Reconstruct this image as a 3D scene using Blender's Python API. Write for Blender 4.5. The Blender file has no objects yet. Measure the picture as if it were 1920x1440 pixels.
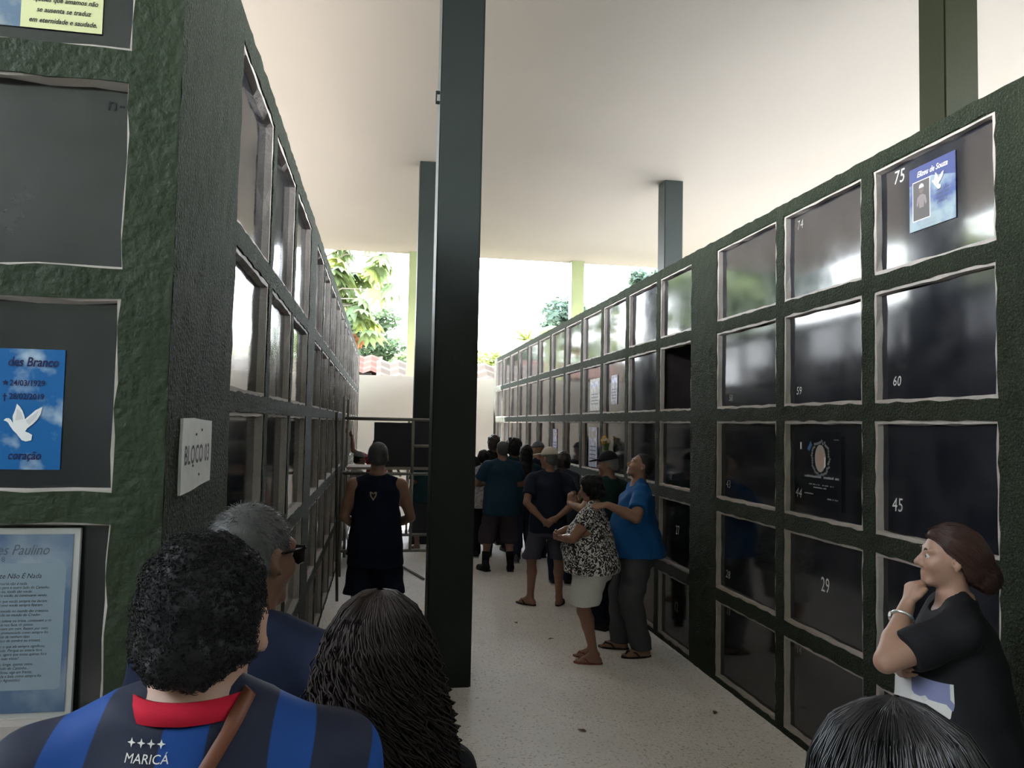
import bpy, bmesh, math, random
import numpy as np
from mathutils import Vector, Matrix, Euler
rnd = random.Random(7)
SC = bpy.context.scene
COL = SC.collection
PI = math.pi

# ------------------------------------------------------------------ camera
YAW, PITCH, ROLL = 0.17110, 0.05282, 0.01993
CAMZ = 1.96
fw = Vector((math.sin(YAW)*math.cos(PITCH), math.cos(YAW)*math.cos(PITCH), math.sin(PITCH)))
r0 = Vector((math.cos(YAW), -math.sin(YAW), 0)); u0 = r0.cross(fw)
rr = r0*math.cos(ROLL) + u0*math.sin(ROLL); uu = u0*math.cos(ROLL) - r0*math.sin(ROLL)
cd = bpy.data.cameras.new('camera'); cam = bpy.data.objects.new('camera', cd); COL.objects.link(cam)
cd.sensor_width = 36; cd.lens = 1442.1*36/1920; cd.clip_start = .05; cd.clip_end = 500
M = Matrix((rr, uu, -fw)).transposed().to_4x4(); M.translation = Vector((0, 0, CAMZ)); cam.matrix_world = M
SC.camera = cam

# ------------------------------------------------------------------ light
SC.view_settings.view_transform = 'Standard'; SC.view_settings.look = 'None'
SC.view_settings.gamma = 1; SC.view_settings.use_curve_mapping = False
SC.view_settings.exposure = 1.38
SKY = 12.0; SUN = 45.0
w = bpy.data.worlds.new('sky'); SC.world = w; w.use_nodes = True
nt = w.node_tree; nt.nodes.clear()
out = nt.nodes.new('ShaderNodeOutputWorld'); bg = nt.nodes.new('ShaderNodeBackground')
tc = nt.nodes.new('ShaderNodeTexCoord'); sx = nt.nodes.new('ShaderNodeSeparateXYZ'); cr = nt.nodes.new('ShaderNodeValToRGB')
nt.links.new(tc.outputs['Generated'], sx.inputs[0]); nt.links.new(sx.outputs['Z'], cr.inputs[0])
cr.color_ramp.elements[0].color = (.93, .97, 1, 1); cr.color_ramp.elements[1].color = (.62, .78, 1, 1)
cr.color_ramp.elements[0].position = 0.05
nt.links.new(cr.outputs[0], bg.inputs[0]); bg.inputs[1].default_value = SKY
nt.links.new(bg.outputs[0], out.inputs[0])
sd = bpy.data.lights.new('sun', 'SUN'); sd.energy = SUN; sd.angle = math.radians(.6); sd.color = (1, .96, .9)
so = bpy.data.objects.new('sun', sd); COL.objects.link(so)
AZ, EL = math.radians(17), math.radians(48)
tosun = Vector((-math.sin(AZ)*math.cos(EL), math.cos(AZ)*math.cos(EL), math.sin(EL)))
so.rotation_euler = tosun.to_track_quat('Z', 'Y').to_euler(); so.location = (-8, 14, 16)

# ------------------------------------------------------------------ materials
def mat(name, col, rough=.7, spec=.3, noise=None, bump=None, metal=0., trans=None, emit=None, speck=None):
    """procedural principled material. noise=(scale, amount, col2); bump=(scale, strength, distance)"""
    m = bpy.data.materials.new(name); m.use_nodes = True; t = m.node_tree; n = t.nodes; b = n['Principled BSDF']
    b.inputs['Base Color'].default_value = (*col, 1); b.inputs['Roughness'].default_value = rough
    b.inputs['Specular IOR Level'].default_value = spec; b.inputs['Metallic'].default_value = metal
    co = None
    def coord():
        nonlocal co
        if co is None: co = n.new('ShaderNodeTexCoord')
        return co.outputs['Object']
    last = None
    if noise:
        tx = n.new('ShaderNodeTexNoise'); tx.inputs['Scale'].default_value = noise[0]; tx.inputs['Detail'].default_value = 6
        t.links.new(coord(), tx.inputs['Vector'])
        rp = n.new('ShaderNodeValToRGB'); rp.color_ramp.elements[0].position = .5-noise[1]/2; rp.color_ramp.elements[1].position = .5+noise[1]/2
        rp.color_ramp.elements[0].color = (*col, 1); rp.color_ramp.elements[1].color = (*noise[2], 1)
        t.links.new(tx.outputs['Fac'], rp.inputs[0]); last = rp.outputs[0]
    if speck:
        # speck=(scale, threshold, colour)
        vx = n.new('ShaderNodeTexNoise'); vx.inputs['Scale'].default_value = speck[0]; vx.inputs['Detail'].default_value = 2
        t.links.new(coord(), vx.inputs['Vector'])
        rp = n.new('ShaderNodeValToRGB'); rp.color_ramp.elements[0].position = speck[1]; rp.color_ramp.elements[1].position = min(1, speck[1]+.06)
        t.links.new(vx.outputs['Fac'], rp.inputs[0])
        mx = n.new('ShaderNodeMix'); mx.data_type = 'RGBA'
        t.links.new(rp.outputs[0], mx.inputs[0])
        if last: t.links.new(last, mx.inputs[6])
        else: mx.inputs[6].default_value = (*col, 1)
        mx.inputs[7].default_value = (*speck[2], 1); last = mx.outputs[2]
    if last: t.links.new(last, b.inputs['Base Color'])
    if bump:
        tx = n.new('ShaderNodeTexNoise'); tx.inputs['Scale'].default_value = bump[0]; tx.inputs['Detail'].default_value = 4
        t.links.new(coord(), tx.inputs['Vector'])
        bp = n.new('ShaderNodeBump'); bp.inputs['Strength'].default_value = bump[1]; bp.inputs['Distance'].default_value = bump[2]
        t.links.new(tx.outputs['Fac'], bp.inputs['Height']); t.links.new(bp.outputs[0], b.inputs['Normal'])
    if trans:
        tr = n.new('ShaderNodeBsdfTranslucent'); tr.inputs[0].default_value = (*trans[1], 1)
        ms = n.new('ShaderNodeMixShader'); ms.inputs[0].default_value = trans[0]
        t.links.new(b.outputs[0], ms.inputs[1]); t.links.new(tr.outputs[0], ms.inputs[2])
        t.links.new(ms.outputs[0], n['Material Output'].inputs[0])
    return m

GREEN = mat('green_roughcast', (.027, .034, .020), .8, .12, (6, .5, (.019, .025, .015)), (75, 1.0, .035), speck=(120, .60, (.062, .068, .058)))
GREENC = mat('green_column_paint', (.016, .021, .019), .55, .22, (3, .6, (.013, .017, .016)), (40, .25, .006), speck=(60, .76, (.10, .11, .09)))
GREENF = mat('green_brushed_paint', (.030, .042, .022), .65, .18, (5, .5, (.023, .033, .018)), (38, .8, .012))
PLASTER = mat('bare_plaster', (.40, .36, .33), .85, .2, (14, .6, (.32, .29, .265)), (60, .6, .006))
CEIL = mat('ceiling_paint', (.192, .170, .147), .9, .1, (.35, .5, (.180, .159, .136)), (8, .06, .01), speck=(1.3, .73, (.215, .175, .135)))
CONC = mat('worn_concrete', (.82, .79, .765), .8, .3, (1.9, .5, (.70, .665, .635)), (55, .9, .014), speck=(48, .60, (.50, .46, .42)))
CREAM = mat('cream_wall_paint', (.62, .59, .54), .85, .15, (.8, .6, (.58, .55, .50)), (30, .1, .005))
CORE = mat('block_concrete', (.25, .24, .22), .9, .1, (5, .5, (.18, .17, .16)))
DARK = mat('cavity_dark', (.06, .05, .05), .95, .05, (8, .5, (.04, .03, .035)))  # plain dark colour for the inside of the open niche

def slate(name, base, rough):
    m = mat(name, base, rough, .85)
    t = m.node_tree; n = t.nodes; b = n['Principled BSDF']
    oi = n.new('ShaderNodeObjectInfo'); co = n.new('ShaderNodeTexCoord')
    ad = n.new('ShaderNodeVectorMath'); ad.operation = 'ADD'
    cm = n.new('ShaderNodeCombineXYZ'); mu = n.new('ShaderNodeMath'); mu.operation = 'MULTIPLY'; mu.inputs[1].default_value = 37
    t.links.new(oi.outputs['Random'], mu.inputs[0]); t.links.new(mu.outputs[0], cm.inputs[0]); t.links.new(mu.outputs[0], cm.inputs[2])
    t.links.new(co.outputs['Object'], ad.inputs[0]); t.links.new(cm.outputs[0], ad.inputs[1])
    n1 = n.new('ShaderNodeTexNoise'); n1.inputs['Scale'].default_value = 3.2; n1.inputs['Detail'].default_value = 8; n1.inputs['Roughness'].default_value = .65
    t.links.new(ad.outputs[0], n1.inputs['Vector'])
    r1 = n.new('ShaderNodeValToRGB'); r1.color_ramp.elements[0].position = .42; r1.color_ramp.elements[1].position = .85
    r1.color_ramp.elements[0].color = (*base, 1); r1.color_ramp.elements[1].color = (.036, .036, .041, 1)
    t.links.new(n1.outputs['Fac'], r1.inputs[0]); t.links.new(r1.outputs[0], b.inputs['Base Color'])
    mr = n.new('ShaderNodeMapRange'); mr.inputs[1].default_value = .35; mr.inputs[2].default_value = .75; mr.inputs[3].default_value = rough*.7; mr.inputs[4].default_value = rough*1.5
    t.links.new(n1.outputs['Fac'], mr.inputs[0]); t.links.new(mr.outputs[0], b.inputs['Roughness'])
    return m
SLATE = slate('black_granite', (.010, .011, .015), .09)
SLATEF = slate('dull_slate', (.009, .010, .014), .16)
WHITEP = mat('white_lettering', (.62, .62, .58), .8, .1, (50, .6, (.5, .5, .47)))
GREYP = mat('grey_lettering', (.26, .26, .25), .8, .1)

# ------------------------------------------------------------------ object helpers
def setp(o, label=None, cat=None, group=None, kind=None):
    if label: o['label'] = label
    if cat: o['category'] = cat
    if group: o['group'] = group
    if kind: o['kind'] = kind
    return o
def mesh(name, V, F, m=None, smooth=False):
    me = bpy.data.meshes.new(name); me.from_pydata([tuple(v) for v in V], [], [tuple(f) for f in F]); me.update()
    if m is not None: me.materials.append(m)
    if smooth:
        me.polygons.foreach_set('use_smooth', [len(p.vertices) < 5 for p in me.polygons])
    return me
def obj(name, me, parent=None, loc=None, rot=None, **k):
    o = bpy.data.objects.new(name, me); COL.objects.link(o)
    if parent is not None: o.parent = parent
    if loc is not None: o.location = loc
    if rot is not None: o.rotation_euler = rot
    return setp(o, **k)
def empty(name, loc, rz=0, **k):
    o = bpy.data.objects.new(name, None); COL.objects.link(o); o.location = loc; o.rotation_euler = (0, 0, rz)
    o.empty_display_size = .1
    return setp(o, **k)
class MB:
    """collects solids into one vertex/face list"""
    def __init__(s): s.V = []; s.F = []
    def add(s, V, F):
        b = len(s.V); s.V += [tuple(v) for v in V]; s.F += [tuple(i+b for i in f) for f in F]; return s
    def box(s, a, b, mtx=None):
        x0, y0, z0 = a; x1, y1, z1 = b
        V = [Vector(p) for p in ((x0,y0,z0),(x1,y0,z0),(x1,y1,z0),(x0,y1,z0),(x0,y0,z1),(x1,y0,z1),(x1,y1,z1),(x0,y1,z1))]
        if mtx: V = [mtx @ v for v in V]
        return s.add(V, [(0,3,2,1),(4,5,6,7),(0,1,5,4),(1,2,6,5),(2,3,7,6),(3,0,4,7)])
    def bar(s, a, b, wx, wy=None, up=(0,0,1)):
        a = Vector(a); b = Vector(b); d = (b-a); L = d.length; d.normalize(); wy = wy or wx
        q = Vector(up)
        if abs(d.dot(q)) > .95: q = Vector((0,1,0))
        x = d.cross(q).normalized(); y = x.cross(d)
        V = []
        for p in (a, b):
            for sx_, sy_ in ((-1,-1),(1,-1),(1,1),(-1,1)): V.append(p + x*wx*.5*sx_ + y*wy*.5*sy_)
        return s.add(V, [(0,1,2,3),(7,6,5,4),(0,4,5,1),(1,5,6,2),(2,6,7,3),(3,7,4,0)])
    def tube(s, pts, rad, n=8, caps=True):
        pts = [Vector(p) for p in pts]; R = rad if hasattr(rad, '__len__') else [rad]*len(pts)
        V = []; F = []; prev = None
        for i, p in enumerate(pts):
            d = (pts[min(i+1, len(pts)-1)] - pts[max(i-1, 0)])
            if d.length < 1e-9: d = Vector((0,0,1))
            d.normalize()
            if prev is None:
                q = Vector((0,0,1)) if abs(d.z) < .9 else Vector((1,0,0)); x = d.cross(q).normalized()
            else:
                x = (prev - d*prev.dot(d)); x = x.normalized() if x.length > 1e-6 else d.orthogonal().normalized()
            prev = x; y = d.cross(x)
            for k in range(n):
                a = 2*PI*k/n; V.append(p + (x*math.cos(a) + y*math.sin(a))*R[i])
        for i in range(len(pts)-1):
            for k in range(n):
                F.append((i*n+k, i*n+(k+1)%n, (i+1)*n+(k+1)%n, (i+1)*n+k))
        if caps: F.append(tuple(range(n))[::-1]); F.append(tuple(range((len(pts)-1)*n, len(pts)*n)))
        return s.add(V, F)
    def lathe(s, prof, n=20, c=(0,0,0), cap=True):
        V = []; F = []
        for r, z in prof:
            for k in range(n):
                a = 2*PI*k/n; V.append((c[0]+r*math.cos(a), c[1]+r*math.sin(a), c[2]+z))
        for i in range(len(prof)-1):
            for k in range(n): F.append((i*n+k, i*n+(k+1)%n, (i+1)*n+(k+1)%n, (i+1)*n+k))
        if cap: F.append(tuple(range(n))[::-1]); F.append(tuple(range((len(prof)-1)*n, len(prof)*n)))
        return s.add(V, F)
    def ellip(s, c, r, nu=12, nv=8, mtx=None):
        V = []; F = []
        for j in range(nv+1):
            t = PI*j/nv
            for i in range(nu):
                a = 2*PI*i/nu; v = Vector((r[0]*math.sin(t)*math.cos(a), r[1]*math.sin(t)*math.sin(a), r[2]*math.cos(t)))
                if mtx: v = mtx @ v
                V.append(v + Vector(c))
        for j in range(nv):
            for i in range(nu): F.append((j*nu+i, (j+1)*nu+i, (j+1)*nu+(i+1)%nu, j*nu+(i+1)%nu))
        return s.add(V, F)
    def me(s, name, m=None, smooth=False, off=None):
        V = s.V if off is None else [Vector(v)-Vector(off) for v in s.V]
        return mesh(name, V, s.F, m, smooth)
def boxobj(name, a, b, m, parent=None, bevel=0, **k):
    """box with the origin at its base centre"""
    c = Vector(((a[0]+b[0])/2, (a[1]+b[1])/2, a[2])); me = MB().box(a, b).me(name, m, off=c)
    o = obj(name, me, parent, c, **k)
    if bevel:
        bm = bmesh.new(); bm.from_mesh(me); bmesh.ops.bevel(bm, geom=bm.edges[:], offset=bevel, segments=2, affect='EDGES', profile=.6); bm.to_mesh(me); bm.free()
    return o
_txt = {}
def text_geo(body, size=.1, align='LEFT', shear=0, spacing=1., offset=0., xscale=1.):
    key = (body, size, align, shear, spacing, offset, xscale)
    if key in _txt: return _txt[key]
    cu = bpy.data.curves.new('t', 'FONT'); cu.body = body; cu.size = size; cu.align_x = align; cu.shear = shear; cu.space_character = spacing
    cu.offset = offset; cu.resolution_u = 3
    o = bpy.data.objects.new('t', cu); COL.objects.link(o)
    me = o.to_mesh(); V = [(v.co.x*xscale, v.co.y, v.co.z) for v in me.vertices]; F = [tuple(p.vertices) for p in me.polygons]
    o.to_mesh_clear(); bpy.data.objects.remove(o); bpy.data.curves.remove(cu)
    _txt[key] = (V, F); return V, F
def hash3(x, y, z):
    return (math.sin(x*12.9898+y*78.233+z*37.719)*43758.5453) % 1.0*2-1

# ------------------------------------------------------------------ the room shell
XR, HW = 2.64, 3.475
ZC = 6.29; YE = 19.75; YB = 18.25
def slab(name, a, b, m, kind='structure'):
    return boxobj(name, a, b, m, kind=kind)
slab('floor', (-9, -14, -.12), (12, YB, 0), CONC)
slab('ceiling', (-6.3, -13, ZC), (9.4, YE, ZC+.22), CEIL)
slab('wall_back', (-16, YB, -.1), (22, YB+.16, 3.05), CREAM)

WALLG = mat('pale_green_blocker', (.22, .24, .20), .85, .1, (4, .5, (.18, .20, .17)), (60, .5, .008))  # for unseen walls added around the camera to cut and bounce light
slab('wall_blocker_behind', (-6.2, -2.7, 0), (9.3, -2.4, ZC), WALLG)
slab('wall_blocker_left', (-4.3, -2.4, 0), (-4.1, 2.3, HW), WALLG)
slab('wall_blocker_right', (5.6, -2.4, 0), (5.8, 1.6, HW), WALLG)

def lattice(ops_a, ops_z, A, Z, depth, skip_bottom=False, seed=0, step=.06, jit=.004):
    """front plane with openings, local coords (a, z, d): d=0 front, d=depth back of the reveal. returns V,F in (a,d,z)"""
    def lines(lo, hi, ops):
        L = [lo]
        cuts = sorted(set([lo, hi] + [c for o in ops for c in o]))
        for c0, c1 in zip(cuts, cuts[1:]):
            n = max(1, int(round((c1-c0)/step)))
            for i in range(1, n+1): L.append(c0 + (c1-c0)*i/n)
        return L
    la = lines(A[0], A[1], ops_a); lz = lines(Z[0], Z[1], ops_z)
    na, nz = len(la), len(lz)
    def inop(v, ops):
        return any(o[0]-1e-6 < v < o[1]+1e-6 for o in ops)
    V = []; F = []; idx = {}
    def vert(i, j, back=0):
        k = (i, j, back)
        if k not in idx:
            a, z = la[i], lz[j]; ja = jz = jd = 0
            if not back:
                ja = hash3(a+seed, z, 1)*jit + math.sin(a*23+z*31+seed)*jit*.6; jz = hash3(a+seed, z, 2)*jit + math.sin(a*29-z*17+seed)*jit*.6; jd = hash3(a+seed, z, 3)*jit*.7
                if i in (0, na-1): ja = 0
                if j == 0: jz = 0
            idx[k] = len(V); V.append((a+ja, (depth if back else jd), z+jz))
        return idx[k]
    def openface(i, j):
        a = (la[i]+la[i+1])/2; z = (lz[j]+lz[j+1])/2
        return inop(a, ops_a) and inop(z, ops_z)
    for i in range(na-1):
        for j in range(nz-1):
            if openface(i, j): continue
            F.append((vert(i, j), vert(i+1, j), vert(i+1, j+1), vert(i, j+1)))
    # reveals
    for i in range(na-1):
        for j in range(nz-1):
            if not openface(i, j): continue
            for (di, dj, e) in ((-1,0,((i,j+1),(i,j))),(1,0,((i+1,j),(i+1,j+1))),(0,-1,((i,j),(i+1,j))),(0,1,((i+1,j+1),(i,j+1)))):
                ii, jj = i+di, j+dj
                if 0 <= ii < na-1 and 0 <= jj < nz-1 and openface(ii, jj): continue
                p, q = e
                F.append((vert(*p), vert(*p, 1), vert(*q, 1), vert(*q)))
    return V, F
def liner(w_, h_, d0, d1, th, seed, jit=.006):
    """plaster lining of one opening, centred, local (a,d,z): inner frame of irregular width"""
    V = []; F = []
    def ring(d, inset, j):
        pts = []
        nx = max(2, int(w_/.09)); nz = max(2, int(h_/.09))
        x0, x1, z0, z1 = -w_/2, w_/2, -h_/2, h_/2
        per = [(x0+(x1-x0)*i/nx, z0, 0, 1) for i in range(nx)] + [(x1, z0+(z1-z0)*i/nz, -1, 0) for i in range(nz)] + \
              [(x1-(x1-x0)*i/nx, z1, 0, -1) for i in range(nx)] + [(x0, z1-(z1-z0)*i/nz, 1, 0) for i in range(nz)]
        for k, (x, z, nx_, nz_) in enumerate(per):
            sx_ = 1 if x < 0 else -1; sz_ = 1 if z < 0 else -1
            cx = inset if abs(abs(x)-w_/2) < 1e-6 else 0; cz = inset if abs(abs(z)-h_/2) < 1e-6 else 0
            n1 = hash3(k, seed, d*10)*j; n2 = hash3(k, seed+5, d*10)*j
            pts.append((x+sx_*cx+n1*(1 if cx else 0), d+abs(n2)*.8, z+sz_*cz+n2*(1 if cz else 0)))
        return pts
    R = [ring(d0, -.004, .0), ring(d0, th, jit*.7), ring(d1, th+.004, jit)]
    n = len(R[0])
    for r in R: V += r
    for i in range(2):
        for k in range(n): F.append((i*n+k, (i+1)*n+k, (i+1)*n+(k+1)%n, i*n+(k+1)%n))
    return V, F

COLS = [(2.92, 3.765), (3.87, 4.71), (4.81, 5.74)] + [(7.046+.9467*(k-1)+.05, 7.046+.9467*k-.05) for k in range(12)]
COLS[3] = (6.25, 7.0)
ROWS_R = [(.04, .625), (.72, 1.315), (1.415, 2.02), (2.115, 2.72), (2.81, 3.39)]
ROWS_L = [(.04, .60), (.68, 1.27), (1.36, 1.99), (2.065, 2.60), (2.69, 3.37)]
YW0, YW1 = 2.10, 17.70

def niche_wall(name, sign, x0, rows, cols, A, depth, rot=0., pivot=None, skip=(), trim_th=.018, pan_mat=SLATE, kindof='structure'):
    """sign=+1: front faces -X (right wall); -1: faces +X (left wall). local a=Y"""
    root = empty(name, (x0, pivot if pivot is not None else 0, 0), rot, kind=kindof)
    oy = pivot if pivot is not None else 0
    V, F = lattice(cols, rows, A, (0, HW), depth+.03, seed=sign*3.)
    V = [(sign*d, a-oy, z) for a, d, z in V]
    if sign < 0: F = [f[::-1] for f in F]
    F = [f[::-1] for f in F]
    obj('niche_lattice', mesh('niche_lattice', V, F, GREEN), root)
    pans = {}
    pm = {}
    lm = {}
    for ci, (a0, a1) in enumerate(cols):
        for ri, (z0, z1) in enumerate(rows):
            wd, ht = a1-a0, z1-z0
            var = (ci*7+ri*3) % 4
            kk = (round(wd, 3), round(ht, 3), var)
            if kk not in lm:
                Vl, Fl = liner(wd+.004, ht+.004, .006, depth, trim_th, var+sign*11)
                lm[kk] = mesh('mortar_edge', [(sign*d, a, z) for a, d, z in Vl], Fl if sign > 0 else [f[::-1] for f in Fl], PLASTER)
            obj('mortar_edge', lm[kk], root, (0, (a0+a1)/2-oy, (z0+z1)/2))
            if (ci, ri) in skip: continue
            kp = (round(wd, 3), round(ht, 3))
            if kp not in pm:
                pm[kp] = MB().box((-.012, -wd/2-.005, -ht/2-.005), (.012, wd/2+.005, ht/2+.005)).me('niche_panel', pan_mat)
            r = random.Random(ci*31+ri*7+sign)
            o = obj('niche_panel', pm[kp], root, (sign*(depth+.012), (a0+a1)/2-oy, (z0+z1)/2), (0, math.radians(r.uniform(-.35, .35)), math.radians(r.uniform(-.3, .3))))
            pans[(ci, ri)] = o
    return root, pans

wall_right, panR = niche_wall('wall_right', 1, XR, ROWS_R, COLS+[(1.74, 2.62)], (.80, YW1), .04, skip={(3, 3)})
wall_left, panL = niche_wall('wall_left', -1, -.535, ROWS_L, COLS, (2.10, YW1), .04, rot=-.0052, pivot=2.1)
# block bodies behind the fronts
def shell(root, bxs, nm='block_core', m=CORE):
    mb = MB()
    for a, b in bxs: mb.box(a, b)
    o = obj(nm, mb.me(nm, m, off=root.location), root)
    return o
shell(wall_right, [((XR+.005, .8, HW-.09), (4.72, YW1, HW-.004)), ((4.60, .8, 0), (4.72, YW1, HW-.09)), ((XR+.01, YW1-.12, 0), (4.6, YW1-.005, HW-.09)), ((XR+.01, .805, 0), (4.6, .9, HW-.09))], m=GREEN)
shell(wall_left, [((-2.6, 2.2, HW-.09), (-.545, YW1, HW-.004)), ((-2.6, 2.2, 0), (-2.48, YW1, HW-.09)), ((-2.48, YW1-.12, 0), (-.545, YW1-.005, HW-.09))], m=GREEN)
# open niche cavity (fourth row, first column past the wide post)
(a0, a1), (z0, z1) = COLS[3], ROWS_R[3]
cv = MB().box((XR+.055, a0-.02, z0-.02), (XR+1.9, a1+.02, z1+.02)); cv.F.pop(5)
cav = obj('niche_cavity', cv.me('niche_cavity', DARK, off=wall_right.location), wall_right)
# near end face of the left block: smaller ossuary niches
FX = [(-1.26, -.66), (-1.96, -1.36), (-2.56, -2.06)]
FZ = [(.07, .55), (.64, 1.12), (1.21, 1.69), (1.77, 2.26), (2.34, 2.83), (2.915, 3.40)]
wall_front = empty('wall_front', (-.535, 2.10, 0), 0, kind='structure')
V, F = lattice(sorted(FX), FZ, (-2.66, -.535), (0, HW), .05, seed=9., step=.07, jit=.003)
obj('niche_lattice', mesh('niche_lattice', [(a+.535, d, z) for a, d, z in V], F, GREENF), wall_front)
pf = MB().box((-.305, -.01, -.25), (.305, .01, .25)).me('niche_panel', SLATEF)
panF = {}
for ci, (x0_, x1_) in enumerate(FX):
    for ri, (z0, z1) in enumerate(FZ):
        Vl, Fl = liner(x1_-x0_+.004, z1-z0+.004, .003, .036, .006, ci*9+ri, .006)
        obj('mortar_edge', mesh('mortar_edge', [(a, d, z) for a, d, z in Vl], [f[::-1] for f in Fl], PLASTER), wall_front, ((x0_+x1_)/2+.535, 0, (z0+z1)/2))
        r = random.Random(ci*5+ri)
        o = obj('niche_panel', pf, wall_front, ((x0_+x1_)/2+.535, .048, (z0+z1)/2), (math.radians(r.uniform(-.3, .3)), 0, math.radians(r.uniform(-.3, .3))))
        o.scale = ((x1_-x0_)/.6, 1, 1.0); panF[(ci, ri)] = o
sl = MB().box((-1.30, 2.062, 1.165), (-.70, 2.13, 1.212)); 
o = obj('stone_sill', sl.me('stone_sill', PLASTER, off=wall_front.location), wall_front)

# ------------------------------------------------------------------ columns
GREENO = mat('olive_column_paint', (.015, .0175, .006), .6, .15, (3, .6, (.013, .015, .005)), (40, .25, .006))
GREENP = mat('lit_green_column_tone', (.17, .19, .095), .6, .2, (3, .6, (.14, .16, .08)), (40, .25, .006))  # column green lightened: stronger light on the farthest columns put into the colour
def column(x, y, label, w_=.335, m=GREENC):
    mb = MB().box((-w_/2, -w_/2, 0), (w_/2, w_/2, ZC)); me = mb.me('column', m)
    bm = bmesh.new(); bm.from_mesh(me); bmesh.ops.bevel(bm, geom=[e for e in bm.edges if abs(e.verts[0].co.z-e.verts[1].co.z) > 1], offset=.012, segments=2, affect='EDGES'); bm.to_mesh(me); bm.free()
    return obj('column', me, None, (x, y, -.004), label=label, cat='column')
cl1 = column(.40+.1675, 5.8+.17, 'square dark green column nearest in the middle of the corridor, full height')
obj('bracket', MB().box((-.195, -.12, 4.44), (-.165, -.09, 4.455)).box((-.195, -.12, 4.52), (-.165, -.09, 4.535)).box((-.2, -.118, 4.44), (-.19, -.092, 4.535)).me('bracket', GREENC), cl1)
column(.56+.17, 12.6+.17, 'square green column behind the nearest middle one, half hidden by it')
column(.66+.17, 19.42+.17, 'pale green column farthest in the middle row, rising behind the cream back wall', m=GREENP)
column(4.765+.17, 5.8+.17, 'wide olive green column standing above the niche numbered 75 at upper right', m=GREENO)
column(4.82+.17, 12.6+.17, 'green column rising behind the right niche wall, second in depth from the camera')
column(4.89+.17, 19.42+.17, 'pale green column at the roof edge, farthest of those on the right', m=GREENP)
# ------------------------------------------------------------------ outside the back wall
def gcol(c, c2, n): return mat(n, c, .95, .05, (2.5, .7, c2))
slab('ground', (-70, -60, -.4), (70, 95, -.13), mat('dry_grass_soil', (.05, .055, .035), .95, .05, (.5, .7, (.075, .07, .055))))
LEAF = [mat('leaf_'+n, c, .55, .3, trans=(.45, t)) for n, c, t in
        (('pale', (.095, .13, .055), (.13, .17, .058)), ('mid', (.058, .088, .046), (.075, .112, .048)), ('blue', (.060, .092, .070), (.07, .10, .066)), ('yellow', (.13, .155, .04), (.19, .22, .05)))]
BARK = mat('pale_bark', (.13, .11, .09), .9, .1, (7, .6, (.09, .08, .06)))
def foliage(center, rad, n, size, m, seed, blobs=14):
    r = random.Random(seed); V = []; F = []
    bl = []
    for i in range(blobs):
        a = r.uniform(0, 2*PI); ph = r.uniform(-.5, 1); rr_ = r.uniform(.25, .75)
        bl.append((Vector((math.cos(a)*rr_*rad[0], math.sin(a)*rr_*rad[1], ph*rad[2]*.75)), r.uniform(.25, .48)))
    for i in range(n):
        c, br = bl[r.randrange(blobs)]
        d = Vector((r.gauss(0, 1), r.gauss(0, 1), r.gauss(0, 1))).normalized() * (r.random()**.4)
        p = Vector(center) + c + Vector((d.x*rad[0]*br, d.y*rad[1]*br, d.z*rad[2]*br))
        u = Vector((r.gauss(0, 1), r.gauss(0, 1), r.gauss(0, .5))).normalized(); v = u.orthogonal().normalized()
        v = (v*math.cos(6.28*i*.37) + u.cross(v)*math.sin(6.28*i*.37)); s = size*r.uniform(.6, 1.3)
        b = len(V); V += [p-u*s, p+v*s*.42, p+u*s, p-v*s*.42]; F.append((b, b+1, b+2, b+3))
    return V, F
def tree(loc, h, rad, n, size, m, seed, label, group=None, tr=.12, blobs=14, name='leafy_tree'):
    root = empty(name, loc, label=label, cat='tree', group=group)
    r = random.Random(seed+1)
    mb = MB().tube([(0,0,-.1), (.1,0,h*.3), (-.05,.1,h*.6), (0,0,h*.9)], [tr, tr*.8, tr*.6, tr*.25], 8)
    for k in range(5):
        a = r.uniform(0, 6.28); z = h*r.uniform(.45, .7)
        mb.tube([(0,0,z), (math.cos(a)*rad[0]*.4, math.sin(a)*rad[1]*.4, z+h*.12), (math.cos(a)*rad[0]*.7, math.sin(a)*rad[1]*.7, z+h*.2)], [tr*.5, tr*.3, tr*.1], 6)
    obj('trunk', mb.me('trunk', BARK, True), root)
    V, F = foliage((0, 0, h*.85), rad, n, size, m, seed, blobs)
    obj('foliage', mesh('foliage', V, F, m), root, kind='stuff')
    return root
# image-placed in depth: dense trees left of the middle column
tree((-.6, 34, -.1), 5.9, (2.2, 2.0, 2.0), 4200, .17, LEAF[1], 3, 'dense bushy tree behind the red tiled roof, left of the middle column')
tree((2.0, 31, -.1), 5.0, (1.7, 1.6, 1.7), 3000, .15, LEAF[0], 4, 'loose pale green tree with thin bare branches left of the middle column', tr=.07)
tree((-5.5, 38, -.1), 5.6, (2.6, 2.0, 2.0), 3000, .2, LEAF[1], 14, 'bushy tree farther left behind the left niche wall')
tree((10.4, 42, -.1), 8.9, (2.0, 1.9, 1.75), 5000, .24, LEAF[2], 5, 'rounded blue-green tree crown left and right of the far right column', blobs=18)
tree((16.6, 46, -.1), 12.6, (1.6, 1.6, 1.2), 2500, .24, LEAF[2], 15, 'blue-green tree top peeping over the right niche wall beside the second right column')
tree((4.12, 28.5, -.1), 4.6, (.75, .8, 1.0), 1400, .12, LEAF[3], 6, 'bright yellow-green shrub just above the end of the back wall')
tree((-14.5, 17, -.1), 11.0, (3.8, 4.4, 3.6), 5000, .28, LEAF[1], 17, 'green tree standing left of the roofed building')
tree((-14.5, 6, -.1), 10.5, (3.8, 4.6, 3.6), 5000, .28, LEAF[0], 18, 'pale green tree standing left of the roofed building')
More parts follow.
